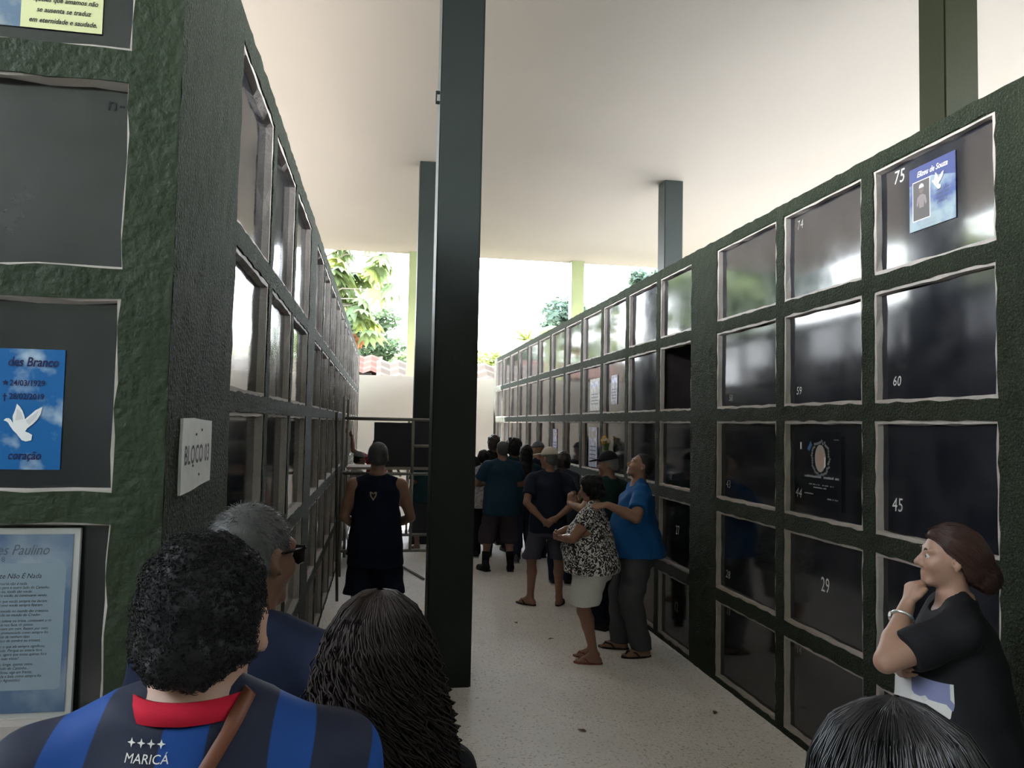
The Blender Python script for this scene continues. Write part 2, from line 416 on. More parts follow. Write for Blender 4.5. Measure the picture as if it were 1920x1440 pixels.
for q, (x_, y_, h_, r_, k_, lb_) in enumerate(((-8.5, 31, 8.2, 2.6, 0, 'tall tree just past the far left corner of the roof'), (-12.5, 36, 10.5, 3.2, 1, 'taller dark tree left of the roofed building, farther out'), (-17.5, 40, 12, 3.6, 2, 'tallest blue-green tree far out to the left'), (-18.5, 27, 9.5, 3.2, 3, 'yellow-green tree beside the red roofed house at far left'))):
    tree((x_, y_, -.1), h_, (r_, r_, r_*.95), 3600, .24, LEAF[k_], 60+q, lb_)
# wooded hill behind
V, F = [], []
rh = random.Random(3)
nx_, ny_ = 60, 14
for j in range(ny_+1):
    for i in range(nx_+1):
        x = -50+110*i/nx_; y = 58+30*j/ny_
        z = max(-.2, 7.2*math.exp(-((x-6)/22)**2)*math.sin(min(1, j/ny_*1.6)*PI/2) + 1.2*math.sin(x*.4+j)*.5 + rh.uniform(-.5, .5)) if j else -.3
        V.append((x, y, z))
for j in range(ny_):
    for i in range(nx_): a = j*(nx_+1)+i; F.append((a, a+1, a+nx_+2, a+nx_+1))
setp(obj('wooded_hill', mesh('wooded_hill', V, F, mat('hill_woods', (.060, .085, .070), .95, .05, (1.2, .8, (.085, .11, .08)), (3, 1, .6)), True)), label='hazy wooded hill on the skyline behind the trees', cat='hill')
# palm
def palm(loc, h, n, L, seed, label):
    root = empty('palm_tree', loc, label=label, cat='palm'); r = random.Random(seed)
    obj('trunk', MB().tube([(0,0,-.1), (.08,0,h*.5), (0,0,h)], [.16, .12, .1], 8).me('trunk', BARK, True), root)
    for k in range(n):
        a = 2*PI*k/n + r.uniform(-.2, .2); el = r.uniform(.15, 1.25); V = []; F = []; pts = []
        for i in range(9):
            t = i/8; hor = L*t*math.cos(el*(1-.5*t)); z = L*t*math.sin(el) - 1.0*L*t*t*.55
            pts.append(Vector((math.cos(a)*hor, math.sin(a)*hor, h+z)))
        mb = MB().tube(pts, [.02*(1-.8*i/8) for i in range(9)], 4)
        side = Vector((-math.sin(a), math.cos(a), 0))
        for i in range(1, 28):
            t = i/28*8; i0 = min(int(t), 7); p = pts[i0].lerp(pts[i0+1], t-i0); d = (pts[i0+1]-pts[i0]).normalized()
            ll = L*.30*math.sin(PI*min(1, .15+.85*i/28))+.05
            for s in (-1, 1):
                tip = p + (side*s*.85 + d*.6).normalized()*ll + Vector((0, 0, -ll*.35)); b = len(mb.V)
                mb.add([p-d*.02, tip, p+d*.022], [(0, 1, 2)])
        obj('frond', mb.me('frond', LEAF[3]), root)
palm((5.0, 26, -.1), 4.95, 17, 1.5, 4, 'bright yellow-green palm rising behind the far end of the right niche wall')
# big palmate-leaved tree at upper left
def palmate(seed, L=.62):
    r = random.Random(seed); mb = MB(); nl = 9
    for k in range(nl):
        a = -2.3 + 4.6*k/(nl-1) + r.uniform(-.08, .08); le = L*(1-.25*abs(k-(nl-1)/2)/(nl/2)); wd = le*.25; V = []; F = []
        for i in range(6):
            t = i/5; w_ = wd*math.sin(PI*(.08+.9*t)**.8)*.9; dr = -.75*le*t*t - .05
            c = Vector((math.cos(a)*le*t, math.sin(a)*le*t, dr)); s = Vector((-math.sin(a), math.cos(a), 0))*w_
            V += [c-s+Vector((0,0,-w_*.35)), c, c+s+Vector((0,0,-w_*.35))]
        for i in range(5): b = i*3; F += [(b, b+3, b+4, b+1), (b+1, b+4, b+5, b+2)]
        mb.add(V, F)
    mb.tube([(0,0,0), (-.25*L,0,-.06), (-.7*L,0,-.02)], .008, 4)
    return mb
bt = empty('broadleaf_tree', (-2.35, 23.5, -.1), label='tree with large drooping palmate leaves at upper left over the niche wall', cat='tree')
tm = MB().tube([(0,0,-.1), (.15,.1,3), (.1,0,5.5), (0,.1,8.2)], [.2,.17,.13,.07], 8)
lv = [palmate(i).me('leaf', LEAF[i % 2*3 if i else 0]) for i in range(3)]
r = random.Random(11)
for k in range(30):
    lx = r.uniform(.5, 2.55); z = r.uniform(4.9, 8.1); 
    if z < 5.6: lx = min(lx, 1.9)
    ly = r.uniform(-.7, .7)
    tm.tube([(.05, .03, z*.9), (lx*.5, ly*.5, z+.12), (lx-.2, ly, z+.1)], [.035, .025, .012], 5)
    for q in range(2):
        o = obj('leaf', lv[(k+q) % 3], bt, (lx+r.uniform(-.25, .25), ly+r.uniform(-.25, .25), z+r.uniform(-.2, .2)), (r.uniform(-.35, .35), r.uniform(-.1, .7), r.uniform(-1.2, 1.2)))
        o.scale = [r.uniform(.8, 1.15)]*3
obj('trunk', tm.me('trunk', BARK, True), bt)
dl = mat('dead_leaf', (.16, .07, .03), .8, .1, trans=(.3, (.2, .09, .04)))
for k in range(2):
    o = obj('dead_leaf', palmate(40+k, .26).me('dead_leaf', dl), bt, (1.55+.2*k, -.1, 4.62-.12*k), (.3, 1.2, 1.57)); o['label'] = 'withered brown hanging leaf'
# houses
TILE = mat('red_roof_tile', (.022, .0055, .003), .9, .03, (9, .6, (.016, .004, .0024)))
TILE2 = mat('tan_roof_tile', (.018, .0135, .0105), .9, .03, (7, .6, (.013, .0095, .0075)))
def roofslab(mb, x0, x1, y0, y1, z0, z1, rows_, n):
    # corrugated slope rising from y0,z0 to y1,z1
    V = []; F = []
    for j in range(rows_+1):
        for i in range(n*4+1):
            x = x0+(x1-x0)*i/(n*4); t = j/rows_
            V.append((x, y0+(y1-y0)*t, z0+(z1-z0)*t + .05*math.sin(i*PI/2) + (.03 if j % 2 else 0)))
    for j in range(rows_):
        for i in range(n*4): a = j*(n*4+1)+i; F.append((a, a+1, a+n*4+2, a+n*4+1))
    mb.add(V, F)
def house(loc, w_, d_, h_, rh_, roofm, label, ov=.4):
    root = empty('house', loc, label=label, cat='house')
    mb = MB().box((-w_/2, 0, -.1), (w_/2, d_, h_)); obj('walls', mb.me('walls', mat('house_plaster', (.045, .043, .041), .9, .05, (1.5, .6, (.036, .034, .033)))), root)
    rb = MB(); roofslab(rb, -w_/2-ov, w_/2+ov, -ov, d_/2, h_, h_+rh_, 6, int(w_*2.2)); roofslab(rb, -w_/2-ov, w_/2+ov, d_+ov, d_/2, h_, h_+rh_, 6, int(w_*2.2))
    obj('roof', rb.me('roof', roofm), root)
    wm = MB().box((w_*.12, -.03, h_*.55), (w_*.3, .02, h_*.86)); obj('window', wm.me('window', mat('house_window', (.10, .14, .15), .2, .5)), root)
    return root
house((-2.4, 28.5, 0), 4.2, 3.0, 3.75, .75, TILE, 'house with red tiled roof at left behind the back wall')
house((1.9, 24.6, 0), 3.2, 2.6, 3.25, .75, TILE2, 'low house with tan corrugated roof left of the middle column')
house((-10, 24, 0), 7.5, 3.5, 3.7, 1.0, TILE, 'red roofed house farther left, seen reflected in the niche panels')
# ------------------------------------------------------------------ prints, plaques and painted numbers
def frame_root(name, origin, u, v, **k):
    u = Vector(u).normalized(); v = Vector(v).normalized(); n = u.cross(v)
    o = bpy.data.objects.new(name, None); COL.objects.link(o); o.empty_display_size = .1
    mw = Matrix((u, v, n)).transposed().to_4x4(); mw.translation = Vector(origin); o.matrix_world = mw
    return setp(o, **k)
def flat(col, rough=.45, spec=.3, name='print'): return mat(name, col, rough, spec)
def sheet(root, w_, h_, m, th=.003, x0=0, y0=0, name='sheet', z=0):
    return obj(name, MB().box((x0, y0, z), (x0+w_, y0+h_, z+th)).me(name, m), root)
def letter(root, body, x, y, size, m, z=.0042, align='LEFT', shear=0, spacing=1., offset=0., name='lettering', xs=1., rot=0):
    V, F = text_geo(body, size, align, shear, spacing, offset, xs); c, s_ = math.cos(rot), math.sin(rot)
    return obj(name, mesh(name, [(x+a*c-b*s_, y+a*s_+b*c, z) for a, b, _ in V], F, m), root)
def polyobj(root, pts, m, z=.004, name='print'):
    return obj(name, mesh(name, [(x, y, z) for x, y in pts], [tuple(range(len(pts)))], m), root)
def skyprint(name, c0, c1, scale, lo=.45, hi=.62, off=(0,0,0)):
    """printed sky with clouds: flat two-colour noise print"""
    m = mat(name, c0, .4, .4); t = m.node_tree; n = t.nodes; b = n['Principled BSDF']
    co = n.new('ShaderNodeTexCoord'); mp = n.new('ShaderNodeMapping'); mp.inputs['Location'].default_value = off
    tx = n.new('ShaderNodeTexNoise'); tx.inputs['Scale'].default_value = scale; tx.inputs['Detail'].default_value = 7
    rp = n.new('ShaderNodeValToRGB'); rp.color_ramp.elements[0].position = lo; rp.color_ramp.elements[1].position = hi
    rp.color_ramp.elements[0].color = (*c0, 1); rp.color_ramp.elements[1].color = (*c1, 1)
    t.links.new(co.outputs['Object'], mp.inputs[0]); t.links.new(mp.outputs[0], tx.inputs['Vector']); t.links.new(tx.outputs['Fac'], rp.inputs[0]); t.links.new(rp.outputs[0], b.inputs['Base Color'])
    return m
NAVY = flat((.012, .012, .07), name='navy_ink'); INK = flat((.03, .03, .03), name='black_ink'); WHITEI = flat((.75, .75, .75), name='white_ink')
GREYI = flat((.09, .11, .14), name='grey_ink')
def star(cx, cy, r, n=5, ri=.42, rot=PI/2):
    return [(cx+(r if k % 2 == 0 else r*ri)*math.cos(rot+PI*k/n), cy+(r if k % 2 == 0 else r*ri)*math.sin(rot+PI*k/n)) for k in range(2*n)]
DOVE = [(-.50,.30),(-.44,.36),(-.36,.37),(-.30,.32),(-.24,.22),(-.26,.42),(-.20,.62),(-.16,.80),(-.08,.72),(.00,.60),(.06,.44),(.08,.34),(.20,.46),(.36,.62),(.54,.72),(.50,.50),(.42,.34),(.30,.20),(.16,.08),(.10,-.02),(.20,-.06),(.30,-.12),(.28,-.28),(.14,-.32),(.02,-.28),(-.06,-.18),(-.12,-.10),(-.22,0),(-.32,.14),(-.38,.24),(-.44,.28)]
def dove(root, cx, cy, s_, z=.0045, flip=1):
    polyobj(root, [(cx+flip*x*s_, cy+y*s_) for x, y in (DOVE if flip > 0 else DOVE[::-1])], WHITEI, z, 'printed_dove')
    for w_ in ([(-.18,.30),(-.15,.66),(-.02,.54),(.04,.34)], [(.10,.30),(.46,.62),(.38,.40),(.20,.18)]):
        polyobj(root, [(cx+flip*x*s_, cy+y*s_) for x, y in (w_ if flip < 0 else w_[::-1])], flat((.58, .58, .60), name='dove_shade'), z+.0004, 'printed_wing')
# painted niche numbers (right block)
def number(pan, body, wy, wz, size, m=WHITEP, shear=.12, rot=0, xs=.85):
    pan.rotation_euler = (0, 0, 0)
    V, F = text_geo(body, size, 'CENTER', shear, 1.05, 0., xs); c, s_ = math.cos(rot), math.sin(rot)
    py, pz = pan.location.y, pan.location.z; wy *= .984; wz = 1.96+(wz-1.96)*.984
    obj('painted_number', mesh('painted_number', [(-.0135, wy-py-(a*c-b*s_), wz-pz+(a*s_+b*c)-size*.35) for a, b, _ in V], F, m), pan)
for ci, ri, b_, y_, z_, sz, m_ in ((0,4,'75',3.66,3.335,.10,WHITEP),(0,3,'60',3.69,2.235,.075,WHITEP),(0,2,'45',3.69,1.578,.10,WHITEP),(0,0,'15',3.70,.555,.08,WHITEP),
        (1,4,'74',4.645,3.325,.085,GREYP),(1,3,'59',4.66,2.222,.072,WHITEP),(1,2,'44',4.665,1.556,.085,GREYP),(1,0,'14',4.66,.545,.07,GREYP),
        (2,3,'58',5.655,2.205,.07,GREYP),(2,2,'43',5.69,1.53,.085,GREYP),(2,1,'28',5.69,.83,.085,GREYP),(2,0,'13',5.68,.545,.07,GREYP),
        (3,2,'42',6.90,1.50,.07,GREYP)):
    number(panR[(ci, ri)], b_, y_, z_, sz, m_, rot=rnd.uniform(-.08, .1))
for ci, ri, b_, y_, z_, sz, m_ in ((1,1,'29',4.36,1.02,.125,WHITEP),(3,1,'27',6.72,1.03,.115,WHITEP),(3,0,'12',6.74,.34,.125,GREYP)):
    number(panR[(ci, ri)], b_, y_, z_, sz, m_, 0, 0, .72)
for ci, ri in ((0, 4), (1, 2)): panR[(ci, ri)].rotation_euler = (0, 0, 0)
# chalk mark on the second niche of the end face
V, F = text_geo('n-1', .05, 'CENTER', .1, 1.1); p = panF[(0, 4)]; p.rotation_euler = (0, 0, 0)
obj('painted_number', mesh('painted_number', [(-.69+.96+a, -.0115, 2.765-2.585+b) for a, b, _ in V], F, flat((.008, .008, .01), name='dark_paint')), p)
for k in ((0, 5), (0, 3), (0, 2)): panF[k].rotation_euler = (0, 0, 0)

# 1 yellow poster, top of end face
YF = 2.137
r_ = frame_root('memorial_poster', (-1.115, YF, 2.965), (1, 0, .0), (0, 0, 1), label='cream yellow paper poster with italic lines in the topmost niche at left', cat='poster')
sheet(r_, .369, .27, skyprint('photo_print', (.10, .16, .24), (.24, .28, .30), 14))
sheet(r_, .197, .27, flat((.60, .62, .34), .6, .2, 'cream_yellow_paper'), .0035, .172, 0, 'text_panel', .0)
for k, b_ in enumerate(('em eternidade e saudade.', 'se ausenta se traduz', 'Aqueles que amamos não', 'família.')):
    letter(r_, b_, .274, .016+.0282*k, .0185, INK, align='CENTER', shear=.3, offset=.0004, xs=.86)
# 3 blue sky poster with dove
r_ = frame_root('memorial_poster', (-1.005, YF, 1.822), (1, 0, .002), (0, 0, 1), label='bright blue sky poster with a white dove, third niche down at left', cat='poster')
sheet(r_, .21, .306, skyprint('blue_sky_print', (.002, .105, .32), (.42, .52, .60), 11, .52, .72))
letter(r_, 'des Branco', .196, .262, .033, NAVY, align='RIGHT', shear=.2, offset=.0006, xs=.80)
polyobj(r_, star(.074, .219, .0085), NAVY); letter(r_, '24/03/1929', .084, .212, .0205, NAVY, xs=.88, offset=.0004)
polyobj(r_, [(.0725,.172),(.0755,.172),(.0755,.184),(.079,.184),(.079,.187),(.0755,.187),(.0755,.192),(.0725,.192),(.0725,.187),(.069,.187),(.069,.184),(.0725,.184)], NAVY, name='printed_cross')
letter(r_, '28/02/2019', .084, .178, .0205, NAVY, xs=.88, offset=.0004)
letter(r_, 'coração', .165, .026, .030, NAVY, align='RIGHT', shear=.25, offset=.0005, xs=.80)
dove(r_, .117, .098, .085)
# 4 framed poem board standing on the sill
r_ = frame_root('memorial_board', (-1.04, 2.120, 1.2125), (1, 0, 0), (0, .018, 1), label='white framed pale blue poem board standing on the stone sill at left', cat='plaque')
sheet(r_, .308, .465, flat((.42, .42, .41), .5, .3, 'white_frame'), .012, name='frame')
sheet(r_, .278, .435, skyprint('cloud_print', (.075, .125, .215), (.25, .30, .35), 4.2, .5, .66, (3, 1, 0)), .0135, .015, .015, 'blue_print')
tp = []
for cx_, cy_, a0 in ((.268, .367, 0), (.030, .367, PI/2), (.030, .082, PI), (.268, .082, 1.5*PI)):
    tp += [(cx_+.012*math.cos(a0+PI/2*k/4), cy_+.012*math.sin(a0+PI/2*k/4)) for k in range(5)]
polyobj(r_, tp, flat((.21, .265, .315), .6, .2, 'pale_panel'), .0139, 'text_panel')
letter(r_, 'es Paulino', .238, .400, .036, GREYI, .0143, 'RIGHT', .35, xs=.82)
letter(r_, '0/2018', .139, .383, .018, GREYI, .0143, 'RIGHT')
letter(r_, 'A Morte Não É Nada', .155, .342, .0175, INK, .0143, 'CENTER', .3, xs=.9)
poem = ['A morte não é nada.', 'Eu somente passei para o outro lado do Caminho.', 'Eu sou eu, vocês são vocês.', 'O que eu era para vocês, eu continuarei sendo.', None, 'Me deem o nome que vocês sempre me deram,', 'falem comigo como vocês sempre fizeram.', None,
        'Vocês continuam vivendo no mundo das criaturas,', 'eu estou vivendo no mundo do Criador.', None, 'Não utilizem um tom solene ou triste, continuem a rir', 'daquilo que nos fazia rir juntos.', 'Rezem, sorriam, pensem em mim. Rezem por mim.', 'Que meu nome seja pronunciado como sempre foi,', 'sem ênfase de nenhum tipo.', 'Sem nenhum traço de sombra ou tristeza.', None,
        'A vida significa tudo o que ela sempre significou,', 'o fio não foi cortado. Porque eu estaria fora', 'de seus pensamentos, agora que estou apenas fora', 'de suas vistas?', None, 'Eu não estou longe, apenas estou', 'do outro lado do Caminho...', 'Você que aí ficou, siga em frente,', 'A vida continua, linda e bela como sempre foi.', '(Santo Agostinho)']
yy = .326
for b_ in poem:
    if b_: letter(r_, b_, .157, yy, .0098, INK, .0143, 'CENTER', .3, xs=.88); yy -= .0096
    else: yy -= .0046
# block plate
r_ = frame_root('block_plate', (-.5305, 2.235, 1.748), (-.0, 1, 0), (0, 0, 1), label='small white painted plate lettered BLOCO 03 on the green pillar at left', cat='sign')
PLW = mat('plate_white', (.66, .66, .66), .6, .2, (25, .5, (.56, .56, .56)))
bmv = MB()
pl_ = [(0,0),(.12,.003),(.25,.012),(.372,.016),(.375,.10),(.371,.205),(.25,.208),(.13,.213),(.002,.211),(-.002,.10)]
n_ = len(pl_); bmv.add([(x, y, -.004) for x, y in pl_]+[(x, y, .004) for x, y in pl_], [tuple(range(n_))[::-1], tuple(range(n_, 2*n_))]+[(k, (k+1) % n_, n_+(k+1) % n_, n_+k) for k in range(n_)])
obj('plate', bmv.me('plate', PLW), r_)
letter(r_, 'BLOCO 03', .186, .082, .075, INK, .0046, 'CENTER', spacing=1.10, xs=.84, offset=.0014)
for x, y in ((.23, .178), (.16, .165), (.13, .075), (.21, .045)): obj('screw', MB().lathe([(.004, 0), (.004, .002), (.002, .003)], 8, (x, y, .004)).me('screw', GREYI), r_)
# poster on 75
r_ = frame_root('memorial_poster', (2.6765, 3.515, 2.986), (0, -1, 0), (0, 0, 1), label='square sky blue memorial poster with dark portrait in niche 75 at upper right', cat='poster')
sheet(r_, .322, .326, skyprint('sky_print_small', (.016, .045, .17), (.20, .27, .30), 7, .36, .60, (1.3, .2, 0)))
polyobj(r_, [(0, .326), (0, .24), (.16, .255), (.322, .215), (.322, .326)], flat((.012, .026, .13), .4, .4, 'deep_blue_print'), .0036)
letter(r_, 'Elizeu de Souza', .165, .272, .040, WHITEI, .0045, 'CENTER', .3, xs=.86, offset=.0004)
sheet(r_, .126, .204, WHITEI, .0009, .026, .048, 'photo_border', .0035)
sheet(r_, .118, .196, flat((.045, .038, .036), .4, .4, 'dark_photo'), .0006, .030, .052, 'photo', .0046)
fig = flat((.16, .13, .13), name='photo_figure')
polyobj(r_, [(.055, .13), (.062, .165), (.080, .178), (.102, .178), (.122, .165), (.130, .13), (.120, .118), (.112, .146), (.108, .11), (.076, .11), (.072, .146), (.064, .118)], fig, .0056, 'photo_figure')
polyobj(r_, [(.091+.017*math.cos(k*PI/6), .203+.021*math.sin(k*PI/6)) for k in range(12)], flat((.10, .075, .07), name='photo_face'), .0057, 'photo_figure')
polyobj(r_, [(.072, .212), (.078, .228), (.092, .234), (.106, .227), (.110, .212)], flat((.42, .42, .42), name='photo_cap'), .0058, 'photo_figure')
dove(r_, .205, .195, .078, .0062, 1)
for k, b_ in enumerate(('Combati o bom', 'combate, acabei', 'a carreira e', 'guardei a fé')): letter(r_, b_, .235, .162-.020*k, .0175, INK, .0045, 'CENTER', xs=.85)
for k in range(2):
    for q in range(6): obj('lettering', MB().box((.095+q*.016, .030-.018*k, .004), (.107+q*.016, .038-.018*k, .0044)).me('lettering', flat((.22, .25, .27), name='faint_ink')), r_)
# glass plaque on 44
r_ = frame_root('memorial_plaque', (2.677, 4.527, 1.486), (0, -1, 0), (0, 0, 1), label='black glass plaque with an oval portrait in niche 44 on the right', cat='plaque')
sheet(r_, .42, .44, flat((.012, .013, .018), .08, .6, 'black_glass'), .010)
wr = MB()
for k in range(40):
    a = 2*PI*k/40; q = rnd.uniform(.95, 1.12); c = (.205+.092*math.cos(a)*q, .305+.098*math.sin(a)*q)
    wr.add([(c[0]+.012*math.cos(a+b2), c[1]+.010*math.sin(a+b2), .0108) for b2 in (0, 1.5, 3.1, 4.6)], [(0, 1, 2, 3)])
obj('flower_wreath', wr.me('flower_wreath', flat((.16, .16, .17), name='wreath_print')), r_)
polyobj(r_, [(.205+.058*math.cos(2*PI*k/24), .305+.084*math.sin(2*PI*k/24)) for k in range(24)], flat((.30, .26, .24), name='portrait_ground'), .0112, 'portrait')
polyobj(r_, [(.207+.034*math.cos(2*PI*k/18), .305+.052*math.sin(2*PI*k/18)) for k in range(18)], flat((.34, .23, .18), name='portrait_face'), .0115, 'portrait')
polyobj(r_, [(.245, .245), (.262, .26), (.262, .32), (.25, .31)], WHITEI, .0117, 'portrait')
polyobj(r_, [(.06, .36), (.10, .41), (.115, .385), (.085, .345)], flat((.03, .12, .30), name='blue_bird'), .0112, 'printed_bird')
def dashes(y, x0, x1, n, hgt):
    mb = MB(); w_ = (x1-x0)/n
    for k in range(n):
        if rnd.random() < .16: continue
        mb.box((x0+k*w_, y, .0100), (x0+k*w_+w_*.72, y+hgt*rnd.uniform(.7, 1), .0112))
    obj('lettering', mb.me('lettering', flat((.32, .32, .33), name='engraved_ink')), r_)
dashes(.185, .03, .40, 28, .014); dashes(.140, .07, .345, 30, .007); dashes(.122, .12, .27, 18, .007); dashes(.080, .03, .13, 10, .008); dashes(.062, .28, .39, 10, .008)
dashes(.420, .34, .40, 8, .004)
V = MB().box((-.035, .355, .0), (-.022, .40, .003)); obj('adhesive_mark', V.me('adhesive_mark', WHITEI), r_)
# plaques in far niches on the right
fm = [skyprint('far_print_%d' % k, c, d, 16) for k, (c, d) in enumerate((((.25, .25, .30), (.45, .45, .48)), ((.30, .34, .50), (.60, .62, .68)), ((.32, .31, .30), (.5, .5, .5)), ((.22, .25, .42), (.55, .56, .62))))]
for k, (y_, z_, w_, h_, lb) in enumerate(((8.80, 2.22, .24, .34, 'narrow grey picture plaque two niches past the open one, above the flowers'), (9.75, 1.44, .38, .50, 'pale blue poster in the niche left of the flower vase'),
        (9.72, 2.16, .44, .40, 'grey patterned plaque in the fourth row left of the narrow picture'), (11.85, 1.48, .28, .42, 'bluish poster in a far niche of the third row, above the bystanders'))):
    r_ = frame_root('memorial_plaque', (2.6765, y_*.984, 1.96+(z_-1.96)*.984), (0, -1, 0), (0, 0, 1), label=lb, cat='plaque')
    sheet(r_, w_, h_, fm[k], .004); sheet(r_, w_*.8, h_*.16, fm[(k+1) % 4], .0052, w_*.1, h_*.74, 'name_band')
    for q in range(4): sheet(r_, w_*.7, h_*.03, GREYI, .0052, w_*.15, h_*(.2+.1*q), 'lettering')
for k, pq in panR.items():
    if pq.location.y > 8 and k[1] in (2, 3): pq.rotation_euler = (0, 0, pq.rotation_euler[2]*.3)
# ------------------------------------------------------------------ flowers on the ledges
def bouquet(loc, cols, label, name='flower_vase', n=12, seed=2, vase=(.30, .40, .55), hv=.24, spread=.085, top=.20):
    root = empty(name, loc, label=label, cat='flowers'); r = random.Random(seed)
    if vase: obj('vase', MB().lathe([(.021, 0), (.025, .02), (.022, hv*.4), (.029, hv*.9), (.031, hv), (.028, hv), (.025, hv*.85)], 16).me('vase', mat('pale_blue_vase', vase, .35, .4), True), root)
    gm = mat('flower_stem', (.06, .16, .04), .6, .2); sm_ = MB()
    for k in range(n):
        a = r.uniform(0, 6.28); q = spread*r.random()**.6; hz = hv+top*(.45+.55*r.random())
        c = Vector((-abs(math.cos(a)*q)*.8, math.sin(a)*q, hz)); sm_.tube([(0, 0, hv*.7), (c.x*.4, c.y*.4, hv+.04), c], [.003]*3, 4)
        fb = MB(); R_ = Euler((r.uniform(-.7, .7), r.uniform(-1.2, -.3), 0)).to_matrix()
        for ring, (nr_, rr_, up) in enumerate(((7, .030, .004), (5, .019, .012))):
            for i in range(nr_):
                t = 2*PI*(i+.5*ring)/nr_; d = Vector((math.cos(t), math.sin(t), 0)); s_ = Vector((-d.y, d.x, 0))
                fb.add([R_ @ (d*.004+Vector((0,0,up))), R_ @ (d*rr_*.6+s_*rr_*.33+Vector((0,0,up+.004))), R_ @ (d*rr_+Vector((0,0,up-.002))), R_ @ (d*rr_*.6-s_*rr_*.33+Vector((0,0,up+.004)))], [(0,1,2,3)])
        fb.ellip((0,0,0), (.007,.007,.006), 6, 4)
        obj('blossom', fb.me('blossom', cols[k % len(cols)]), root, c)
    lf = MB()
    for k in range(12):
        a = r.uniform(0, 6.28); b = Vector((0, 0, hv)); t = Vector((-abs(math.cos(a))*.07, math.sin(a)*.085, hv+r.uniform(.03, .12))); s_ = Vector((0, .010, .008))
        lf.add([b, (b+t)/2+s_, t, (b+t)/2-s_], [(0,1,2,3)])
    obj('stem', sm_.me('stem', gm), root); obj('leaf', lf.me('leaf', gm), root)
YEL = mat('yellow_petal', (.62, .38, .03), .6, .2); WHT = mat('white_petal', (.55, .55, .55), .6, .2)
bouquet((2.646, 8.66, 1.4175), [YEL, YEL, WHT], 'yellow and white flowers in a pale blue vase on the right niche ledge', n=16)
bouquet((-.545, 6.34, 2.068), [mat('dried_petal', (.32, .20, .13), .9, .1), mat('dried_petal_pale', (.45, .34, .26), .9, .1)], 'dried brown flowers on a left niche ledge past the wide post', 'dried_bouquet', 7, 5, None, .05, .05, .40)
# ------------------------------------------------------------------ scaffold, poles, boards
STEEL = mat('scaffold_steel', (.17, .18, .16), .5, .4, (30, .7, (.24, .22, .19)), metal=.5)
sc_ = empty('scaffold', (.2, 10.6, 0), label='tubular steel scaffold frame behind the man in the black tank top', cat='scaffold')
def pipe(a, b, r=.021, nm='pipe'): return obj(nm, MB().tube([Vector(a)-Vector((.2, 10.6, 0)), Vector(b)-Vector((.2, 10.6, 0))], [r, r], 10).me(nm, STEEL, True), sc_)
for Y in (10.05, 11.45):
    for X in (-.43, .97): pipe((X, Y, 0), (X, Y, 2.28 if X < 0 else 2.05), nm='post')
    pipe((-.43, Y, 2.0), (.97, Y, 2.0), nm='rail'); pipe((-.43, Y, 1.30), (.97, Y, 1.30), nm='rail')
    pipe((.45, Y, 2.0), (.45, Y, 1.30), nm='upright'); pipe((.45, Y, 1.66), (.97, Y, 1.66), nm='rung'); pipe((.45, Y, .32), (.45, Y, 1.30), nm='upright')
    pipe((-.43, Y, .32), (.97, Y, .32), nm='rail')
for X in (-.43, .97): pipe((X, 10.05, 1.9), (X, 11.45, .5), .014, 'brace')
WOOD = mat('worn_plank', (.30, .26, .22), .85, .15, (12, .7, (.22, .19, .16)))
boxobj('plank', (-.40, 10.5, 1.322), (.93, 10.80, 1.355), WOOD).location.z = 1.322
setp(bpy.data.objects['plank'], 'grey wooden plank lying across the lower scaffold pipes', 'plank')
setp(boxobj('plank', (-.40, 10.86, 1.322), (.93, 11.14, 1.355), WOOD), 'second grey plank on the scaffold, farther back', 'plank')
for Y in (10.05,): pass
pipe((-.43, 10.05, 1.28), (-.43, 11.45, 1.28), .019, 'ledger'); pipe((.97, 10.05, 1.28), (.97, 11.45, 1.28), .019, 'ledger'); pipe((.3, 10.05, 1.28), (.3, 11.45, 1.28), .019, 'ledger')
DB = mat('dark_board_paint', (.018, .019, .028), .6, .3, (4, .6, (.028, .028, .036)))
bd = empty('dark_panel', (.47, 10.66, 1.357), label='large dark panel standing upright on the scaffold plank', cat='panel')
obj('board', MB().box((-.52, -.02, 0), (.50, .02, .60)).me('board', DB), bd)
for a, b in (((-.52, -.03, 0), (.50, .03, .03)), ((-.52, -.03, .57), (.50, .03, .60)), ((-.52, -.03, .03), (-.49, .03, .57)), ((.47, -.03, .03), (.50, .03, .57))): obj('edge_batten', MB().box(a, b).me('edge_batten', DB), bd)
obj_ = obj('leaning_pole', MB().tube([(-.385, 8.63, .015), (-.452, 8.66, 2.06)], [.016, .016], 10).me('leaning_pole', mat('dark_pole', (.05, .045, .042), .6, .3), True)); setp(obj_, 'thin dark pole leaning on the left niche wall before the scaffold', 'pole')
lb_ = obj('leaning_board', MB().box((-.02, -.14, 0), (.0, .14, .95), Matrix.Translation((-.30, 10.95, .003)) @ Matrix.Rotation(-.17, 4, 'Y')).me('leaning_board', mat('white_board', (.55, .54, .54), .7, .2))); setp(lb_, 'pale narrow board leaning at the scaffold foot by the left wall', 'board')
rb_ = obj('steel_rod', MB().tube([(.30, 10.9, .016), (.62, 9.75, .016)], [.014, .014], 8).me('steel_rod', STEEL, True)); setp(rb_, 'short steel rod lying on the floor beside the scaffold', 'rod')
